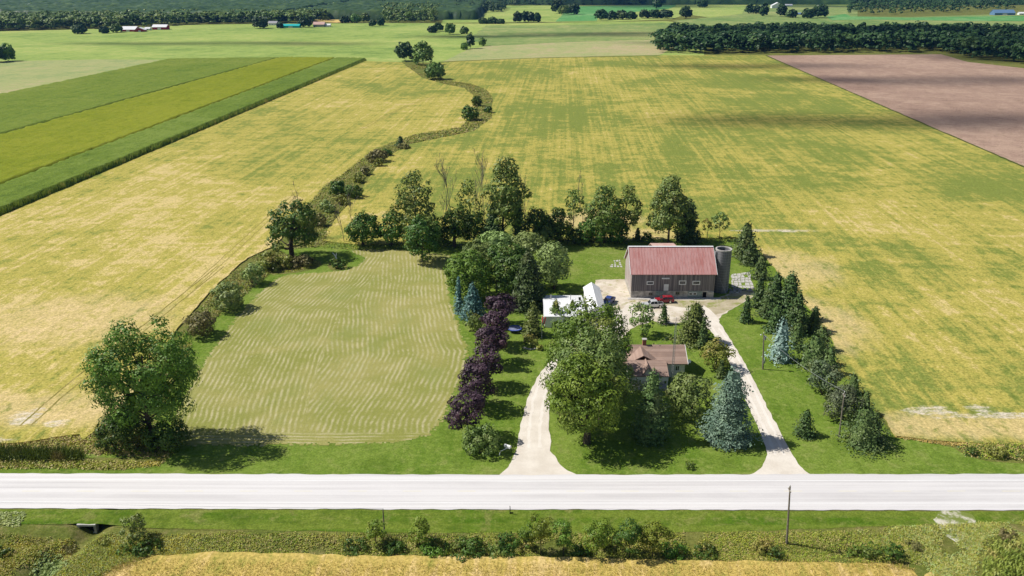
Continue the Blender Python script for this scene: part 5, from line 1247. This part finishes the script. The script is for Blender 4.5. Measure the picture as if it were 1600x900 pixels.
F_['w_olive'] = foliage('olive_weeds', (.12, .14, .04), (.26, .26, .08), (.26, .22, .09))
F_['w_brown'] = foliage('brown_weeds', (.14, .12, .07), (.26, .22, .13), (.18, .18, .08))
F_['w_dark'] = foliage('dark_weeds', (.05, .09, .02), (.12, .16, .04), (.14, .14, .05))
F_['goldenrod'] = foliage('goldenrod', (.14, .15, .02), (.30, .27, .03), (.2, .2, .05))
F_['dry'] = foliage('dry_grass_blades', (.22, .18, .09), (.36, .30, .17), (.25, .2, .12))
F_['reed'] = foliage('reed_blades', (.035, .065, .015), (.085, .12, .03), (.12, .11, .05))
F_['tanweed'] = foliage('tan_weeds', (.19, .165, .08), (.32, .28, .15), (.25, .24, .09))
F_['pale'] = foliage('pale_green_weeds', (.13, .18, .08), (.26, .31, .17), (.2, .24, .1))
F_['beans'] = foliage('golden_bean_plants', (.24, .18, .065), (.42, .32, .125), (.30, .27, .06), trans=.15, k=1.4)
F_['corn'] = foliage('corn_leaves', (.07, .12, .02), (.19, .24, .06), (.24, .23, .09), trans=.15)

# reeds and rough ditch north of the road
cover('reeds', [(-300, 706), (0, 704), (70, 704), (128, 708), (130, 719), (60, 721), (-300, 722)], ['reed'], 5200, 1.8, .07, 'tall dark reeds in the roadside ditch left of the corner tree', .05)
cover('rough_grass', [(-300, 722), (120, 719), (235, 722), (262, 716), (250, 728), (190, 735), (120, 733), (-300, 731)], ['tanweed', 'weed'], 2600, .55, .06, 'tan rough grass along the left roadside ditch', .4)
cover('rough_grass', [(-300, 690), (0, 697), (60, 690), (125, 675), (160, 660), (220, 690), (270, 700), (262, 716), (130, 709), (60, 704), (-300, 704)], ['tanweed', 'weed', 'dry'], 4200, .6, .06, 'dry rough grass around the huge corner tree', .4)
cover('rough_grass', [(1500, 697), (1545, 693), (1700, 700), (1900, 704), (1900, 722), (1700, 722), (1560, 718), (1508, 712)], ['tanweed', 'weed', 'dark'], 2600, .8, .07, 'rough brown and green growth in the ditch at the right field corner', .6)
# creek bed vegetation
def strip(a, b): return a + b[::-1]
low = [(165, 700), (215, 640), (258, 575), (285, 518), (335, 455), (388, 405), (430, 390)]; lowr = [(230, 700), (262, 620), (290, 560), (303, 522), (360, 478), (416, 432), (450, 400)]
cover('creek_growth', strip(low, lowr), ['w_dark', 'w_olive', 'weed', 'w_brown'], 9000, .9, .07, 'brown and green growth along the field ditch', .7, .08)
up = [(445, 390), (470, 335), (505, 293), (540, 268), (580, 238), (605, 226)]; upr = [(505, 385), (530, 335), (560, 290), (592, 255), (622, 236), (640, 226)]
cover('creek_growth', strip(up, upr), ['w_dark', 'w_olive', 'w_brown', 'weed'], 9000, 1.1, .10, 'brush and weeds along the lower creek', .8, .05, .45)
up2 = [(605, 226), (650, 211), (720, 199), (742, 176), (740, 150), (725, 137), (690, 130), (660, 120), (632, 102)]; upr2 = [(640, 226), (690, 215), (740, 205), (768, 185), (770, 155), (760, 141), (735, 132), (695, 125), (680, 112), (655, 98)]
cover('creek_growth', strip(up2, upr2), ['tanweed', 'w_olive', 'weed', 'w_dark'], 9000, 1.2, .14, 'pale brush around the upper creek loop', .75, .03, .8)
# flower bed planting and lawn edges
cover('perennials', [(408, 423), (430, 408), (458, 404), (488, 406), (497, 413), (470, 423), (432, 427)], ['goldenrod', 'w_brown', 'weed'], 900, .6, .05, 'mixed flowering perennials in the curved bed', .6)
# back row undergrowth
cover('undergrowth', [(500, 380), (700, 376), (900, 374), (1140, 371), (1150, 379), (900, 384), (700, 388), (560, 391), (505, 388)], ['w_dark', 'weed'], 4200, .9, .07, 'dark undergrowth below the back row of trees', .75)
# south of the road
cover('weeds', [(-300, 828), (0, 834), (110, 836), (120, 850), (60, 905), (-300, 940)], ['weed', 'w_olive', 'goldenrod', 'tanweed'], 17100, .55, .05, 'weedy bank left of the culvert stream', .6, .25, .18)
cover('weeds', [(155, 832), (230, 830), (300, 838), (330, 866), (240, 866), (180, 884), (140, 915), (60, 960), (20, 960), (70, 900), (120, 860)], ['weed', 'goldenrod', 'w_olive', 'pale'], 17100, .5, .05, 'green and golden weeds right of the culvert stream', .6, .25, .18)
cover('weeds', [(168, 862), (190, 850), (222, 846), (245, 852), (215, 862), (180, 872)], ['goldenrod'], 1500, .55, .05, 'patch of yellow goldenrod on the stream bank', .6, None, .14)
cover('weeds', [(290, 834), (700, 835), (1100, 834), (1330, 832), (1420, 838), (1440, 880), (1390, 878), (1000, 870), (600, 864), (330, 864)], ['weed', 'w_olive', 'tanweed', 'w_dark', 'weed'], 34200, .55, .05, 'weedy roadside ditch before the golden field', .65, .2, .18)
cover('weeds', [(1330, 830), (1440, 822), (1700, 812), (1800, 860), (1560, 856), (1530, 872), (1520, 920), (1470, 920), (1440, 882), (1400, 868)], ['tanweed', 'weed', 'w_olive', 'pale'], 15200, .5, .05, 'rough weeds beside the corn corner', .55, .25, .18)
cover('weeds', [(-200, 799), (42, 800), (35, 812), (30, 822), (-200, 828)], ['pale'], 1300, .35, .06, 'pale broad leaved plants at the road edge', .9, None, .3)
cover('weeds', [(60, 862), (90, 856), (110, 880), (70, 905), (40, 905)], ['willow'], 500, .7, .06, 'pale bluish willow scrub in the stream bed', .9, None, .3)
# golden beans at the very front
front = [(120, 990), (150, 912), (183, 886), (245, 869), (330, 863), (600, 869), (820, 871), (1000, 875), (1300, 880), (1390, 882), (1425, 892), (1440, 908), (1460, 990)]
m_front = crop_mat('front_beans', (.60, .45, .19), (.50, .38, .11), (.33, .31, .07), .02, rows=.8)
sheet('bean_field', front, .12, m_front, .8, .4)
sheet('bean_field', [(1446, 900), (1460, 891), (1480, 898), (1490, 930), (1440, 930)], .12, m_front, .6, .3)
FP = [gp(*p)[:2] for p in front]
cover('bean_plants', [FP_ for FP_ in FP], ['beans', m_front], 46000, .34, .04, 'ripe golden bean plants in the foreground field', .3, None, .13, .05, world=True)
cover('rough_grass', [(150, 900), (180, 880), (245, 864), (330, 859), (600, 865), (820, 867), (1000, 871), (1300, 876), (1392, 878), (1430, 890), (1400, 892), (1300, 884), (1000, 879), (820, 875), (600, 873), (330, 867), (250, 873), (190, 890), (160, 915)], ['dry', 'weed', 'beans'], 9000, .42, .04, 'ragged grassy margin of the front golden field', .35, .3, .14)
# field edges facing the lot and the road: ragged bean plants
cover('bean_plants', [(1400, 676), (1440, 682), (1500, 688), (1700, 694), (1700, 703), (1500, 697), (1440, 690), (1400, 684)], ['beans', 'dry'], 3000, .5, .06, 'ragged edge of the golden field along the right ditch', .5, None, .25)
cover('bean_plants', [(-200, 690), (0, 688), (60, 682), (120, 670), (126, 678), (60, 692), (0, 699), (-200, 702)], ['beans', 'dry'], 2000, .5, .06, 'ragged edge of the golden field at the left ditch', .5, None, .25)

# corn
def corn_patch(pix, name, label, row=1.0, along=.22, h=2.2, cap=6000):
    P = [gp(*p)[:2] for p in pix]; A = np.array(P); rng = nrng(); a = R(10); ca, sa = math.cos(a), math.sin(a)
    c = A.mean(0); U = (A - c) @ np.array([[ca, -sa], [sa, ca]]); gx_, gy_ = np.meshgrid(np.arange(U[:, 0].min(), U[:, 0].max(), row), np.arange(U[:, 1].min(), U[:, 1].max(), along))
    Q = np.stack([gx_.ravel(), gy_.ravel()], 1) + rng.normal(size=(gx_.size, 2)) * .05; Q = Q @ np.array([[ca, sa], [-sa, ca]]) + c; Q = Q[inside(Q, P)][:cap]
    n = len(Q); B = np.column_stack([Q, np.zeros(n)]); parts = [blades(rng, B, h, .03, .03)]
    for k in range(8):
        z = h * (.3 + .085 * k); an = rng.uniform(0, 6.3, n); d = np.stack([np.cos(an), np.sin(an), np.zeros(n)], 1); L = rng.uniform(.32, .52, n)[:, None]
        side = np.stack([-d[:, 1], d[:, 0], np.zeros(n)], 1) * .085; a0 = B + np.array([0, 0, z]); a1 = a0 + d * L * .5 + np.array([0, 0, .25]); a2 = a0 + d * L + np.array([0, 0, -.05])
        parts.append((np.stack([a0 - side, a0 + side, a1 + side, a1 - side], 1).reshape(-1, 3), np.arange(4 * n).reshape(-1, 4)))
        parts.append((np.stack([a1 - side, a1 + side, a2 + side * .3, a2 - side * .3], 1).reshape(-1, 3), np.arange(4 * n).reshape(-1, 4)))
    V, Fc = merge(parts); o = link(name, np_mesh(name, V, Fc), F_['corn']); tag(o, label, kind='stuff')
corn_patch([(1532, 930), (1535, 880), (1552, 862), (1600, 859), (1700, 858), (1700, 930)], 'corn_plants', 'green corn plants at the front right corner')

# the big corn field: a canopy 2.4 m high with ragged tops and an open side
def corn_field(pix, mat, label, step=1.6, hgt=2.4):
    P = [gp(*p)[:2] for p in pix]; A = np.array(P); rng = nrng(); c0 = A[0]
    a = YAW; ca, sa = math.cos(a), math.sin(a); M2 = np.array([[ca, sa], [-sa, ca]]); U = A @ np.linalg.inv(M2)
    X, Y = np.meshgrid(np.arange(U[:, 0].min() - 2, U[:, 0].max() + 2, step), np.arange(U[:, 1].min() - 2, U[:, 1].max() + 2, step * 1.7)); Q = np.stack([X.ravel(), Y.ravel()], 1) @ M2
    Q = Q + rng.uniform(-.3, .3, Q.shape)
    z = hgt + rng.uniform(-.26, .26, len(Q)); ins = inside(Q, P); ii = np.arange(len(Q)).reshape(X.shape)
    q = np.stack([ii[:-1, :-1], ii[:-1, 1:], ii[1:, 1:], ii[1:, :-1]], -1).reshape(-1, 4); k = ins[q].any(1); q = q[k]; z[~ins] = .1
    used = np.unique(q); rm = np.full(len(Q), -1); rm[used] = np.arange(len(used))
    o = link('corn_field', np_mesh('corn_field', np.column_stack([Q, z])[used], rm[q]), mat); tag(o, label, kind='stuff')
    return P
M_c1 = crop_mat('corn_dull', (.185, .23, .04), (.15, .205, .03), (.11, .17, .022), .0, rows=.4, sc=.7)
M_c2 = crop_mat('corn_yellow', (.22, .245, .022), (.185, .22, .016), (.14, .185, .014), .05, rows=.4, sc=.7)
M_c3 = crop_mat('corn_green', (.165, .225, .042), (.13, .19, .028), (.09, .145, .02), .0, rows=.4, sc=.7)
corn_field([(-700, 420), (-700, 330), (0, 152), (265, 95), (420, 93), (438, 92.5), (0, 216)], M_c1, 'dull green part of the corn field beside the pale green field')
corn_field([(-700, 420), (0, 217), (439, 92.5), (525, 93), (0, 296), (-700, 560)], M_c2, 'yellowish middle part of the corn field')
ce = [(-700, 600), (0, 297), (526, 93), (572, 94), (0, 336), (-700, 630)]
corn_field(ce, M_c3, 'green edge of the corn field facing the golden field', 1.2)
edge = [gp(*p)[:2] for p in ((572, 95), (420, 159), (280, 218), (140, 277), (0, 337), (-200, 421))]
rng = nrng(); V_, F2_ = [], []
E = np.array(resample(edge, .35, 0, 0, False)); E = np.repeat(E, 3, 0); E = E + rng.normal(size=E.shape) * .35
V, Fc = blades(rng, np.column_stack([E, np.zeros(len(E))]), 2.5, .16, .10); tag(link('corn_plants', np_mesh('corn_plants', V, Fc), F_['corn']), 'row of corn plants closing the field edge', kind='stuff')

# ------------------------------------------------------------------ saplings and bushes along the south ditch
S = 'roadside saplings and bushes'
for box, base, mat, lab in (((190, 224, 796, 842), (208, 842), 'grey', 'bluish green sapling right of the culvert'),
    ((574, 603, 805, 846), (588, 848), 'bright', 'leafy sapling beside the short dark pole'), ((637, 672, 803, 850), (656, 850), 'bright', 'light green sapling right of the short dark pole'),
    ((808, 835, 809, 854), (822, 856), 'maple', 'slim green sapling left of the tallest roadside sapling'), ((827, 861, 792, 856), (845, 860), 'bright', 'tallest roadside sapling below the marker post'),
    ((864, 897, 799, 860), (880, 862), 'maple', 'upright sapling right of the tallest roadside sapling'), ((907, 957, 803, 856), (932, 862), 'bright', 'wide leafy sapling between the upright sapling and the dark one'),
    ((961, 1007, 803, 862), (984, 866), 'dark', 'dark bushy sapling beside the last bright one'), ((999, 1043, 805, 862), (1020, 864), 'bright', 'bright bushy sapling right of the dark one')):
    tree(box, base, mat, lab, cat='sapling', name='sapling', group=S, k=8, trunk=.06, leaf=.28, shape='round', loose=.1, dens=1.2)
for box, mat, lab in (((530, 575, 834, 864), 'dark', 'dark bush left of the short dark pole'), ((598, 642, 838, 866), 'dark', 'dark low bush right of the short dark pole'), ((655, 705, 840, 866), 'maple', 'low green bush under the light green sapling'),
    ((700, 760, 838, 864), 'dark', 'long low dark bush mid ditch'), ((758, 815, 832, 864), 'dark', 'dark bush left of the slim green sapling'), ((890, 925, 842, 868), 'dark', 'dark bush at the feet of the upright sapling'), ((1030, 1075, 838, 870), 'maple', 'low bush right of the bright bushy sapling'),
    ((1080, 1125, 846, 870), 'dark', 'low dark bush short of the tall slender pole'), ((1176, 1210, 834, 862), 'olive', 'round olive bush left of the tall slender pole'), ((1202, 1226, 846, 872), 'dark', 'dark bush hugging the tall slender pole'),
    ((1322, 1350, 848, 872), 'maple', 'green bush, first of three at the end of the ditch'), ((1346, 1380, 846, 874), 'dark', 'dark bush, middle of three at the end of the ditch'), ((1376, 1410, 844, 876), 'dark', 'dark bush, last of three at the end of the ditch'), ((1415, 1445, 842, 862), 'brown', 'brown bush near the field entrance'), ((205, 250, 838, 868), 'dark', 'dark bush under the bluish green sapling'), ((180, 214, 845, 866), 'dark', 'dark low bush in the goldenrod'),
    ((-10, 20, 850, 872), 'dark', 'dark bush at the far left of the weedy bank'), ((60, 95, 862, 888), 'willow', 'pale willow scrub in the stream bed'), ((1560, 1590, 826, 846), 'brown', 'brown bush above the corn corner'), ((1535, 1562, 838, 856), 'olive', 'small golden bush beside the corn corner'),
    ((1508, 1530, 700, 713), 'dark', 'dark bush in the ditch at the right field corner'), ((1540, 1575, 698, 714), 'olive', 'olive bush along the right ditch'), ((150, 172, 836, 852), 'olive', 'small bush on the bank right of the culvert'), ((90, 118, 836, 852), 'brown', 'brown bush on the bank left of the culvert')):
    bush(box, mat, lab, group=S, leaf=.3)
# fallen pale stones at the field entrance
M_pale = gravel_mat('entrance_gravel', (.62, .58, .5), (.5, .47, .36), (.17, .21, .05), .22)
sheet('field_entrance', [(1462, 801), (1508, 801), (1528, 820), (1540, 850), (1510, 858), (1478, 836)], .06, M_pale, .5, .7, True)

# ------------------------------------------------------------------ clouds, high above: their shade lies on the far country
m_cl, t_, b_ = new_mat('cloud', 1.0, 0.0); g = G(t_); b_.inputs['Base Color'].default_value = (.95, .95, .95, 1)
trn = g.n('ShaderNodeBsdfTransparent'); lw = g.n('ShaderNodeLayerWeight'); lw.inputs[0].default_value = .45
mx = g.n('ShaderNodeMixShader'); g.l(g.math('MULTIPLY', g.ramp(lw.outputs['Facing'], .1, .98, 1, 0), .23), mx.inputs[0]); g.l(trn.outputs[0], mx.inputs[1]); g.l(b_.outputs[0], mx.inputs[2])
g.l(mx.outputs[0], t_.nodes['Material Output'].inputs[0])
def cloud(px, py, rx, ry, alt=4200, lumps=11):
    rng = nrng(); gx_, gy_, _ = gp(px, py); c = np.array([gx_, gy_, 0]) + np.array(LS) * (alt / LS.z); parts = []
    for k in range(lumps):
        u = rng.uniform(-.75, .75, 2); r_ = rng.uniform(.35, .6) * (1 - .35 * abs(u[0])); V, Fc = ico((c[0] + u[0] * rx, c[1] + u[1] * ry, alt + rng.uniform(0, .2) * ry), (r_ * rx, r_ * ry * 1.1, max(r_ * ry * .5, 12)), rng, 3, .04); parts.append((V, Fc))
    V, Fc = merge(parts); tag(link('cloud', np_mesh('cloud', V, Fc, True), m_cl), kind='structure')
for args in ((1400, 68, 340, 70), (1650, 88, 220, 90), (-50, 6, 800, 300), (520, 4, 480, 260), (900, 54, 170, 45), (790, 57, 130, 30), (330, 68, 200, 32), (1370, 190, 140, 36), (1450, 126, 130, 34), (1180, 104, 120, 26), (1120, 8, 520, 220)):
    cloud(*args)

# ------------------------------------------------------------------ the air: pale haze, thin enough to leave the farm clear
hz_ = MB().box(-7200, 7200, -450, 8200, -4, 92).build('haze', None); tag(hz_, kind='stuff')
m = bpy.data.materials.new('haze'); m.use_nodes = True; nt = m.node_tree
nt.nodes.remove(nt.nodes['Principled BSDF']); pv = nt.nodes.new('ShaderNodeVolumePrincipled')
pv.inputs['Color'].default_value = (.10, .34, 1, 1); pv.inputs['Density'].default_value = .000034; pv.inputs['Anisotropy'].default_value = .2
nt.links.new(pv.outputs[0], nt.nodes['Material Output'].inputs['Volume']); hz_.data.materials.append(m)
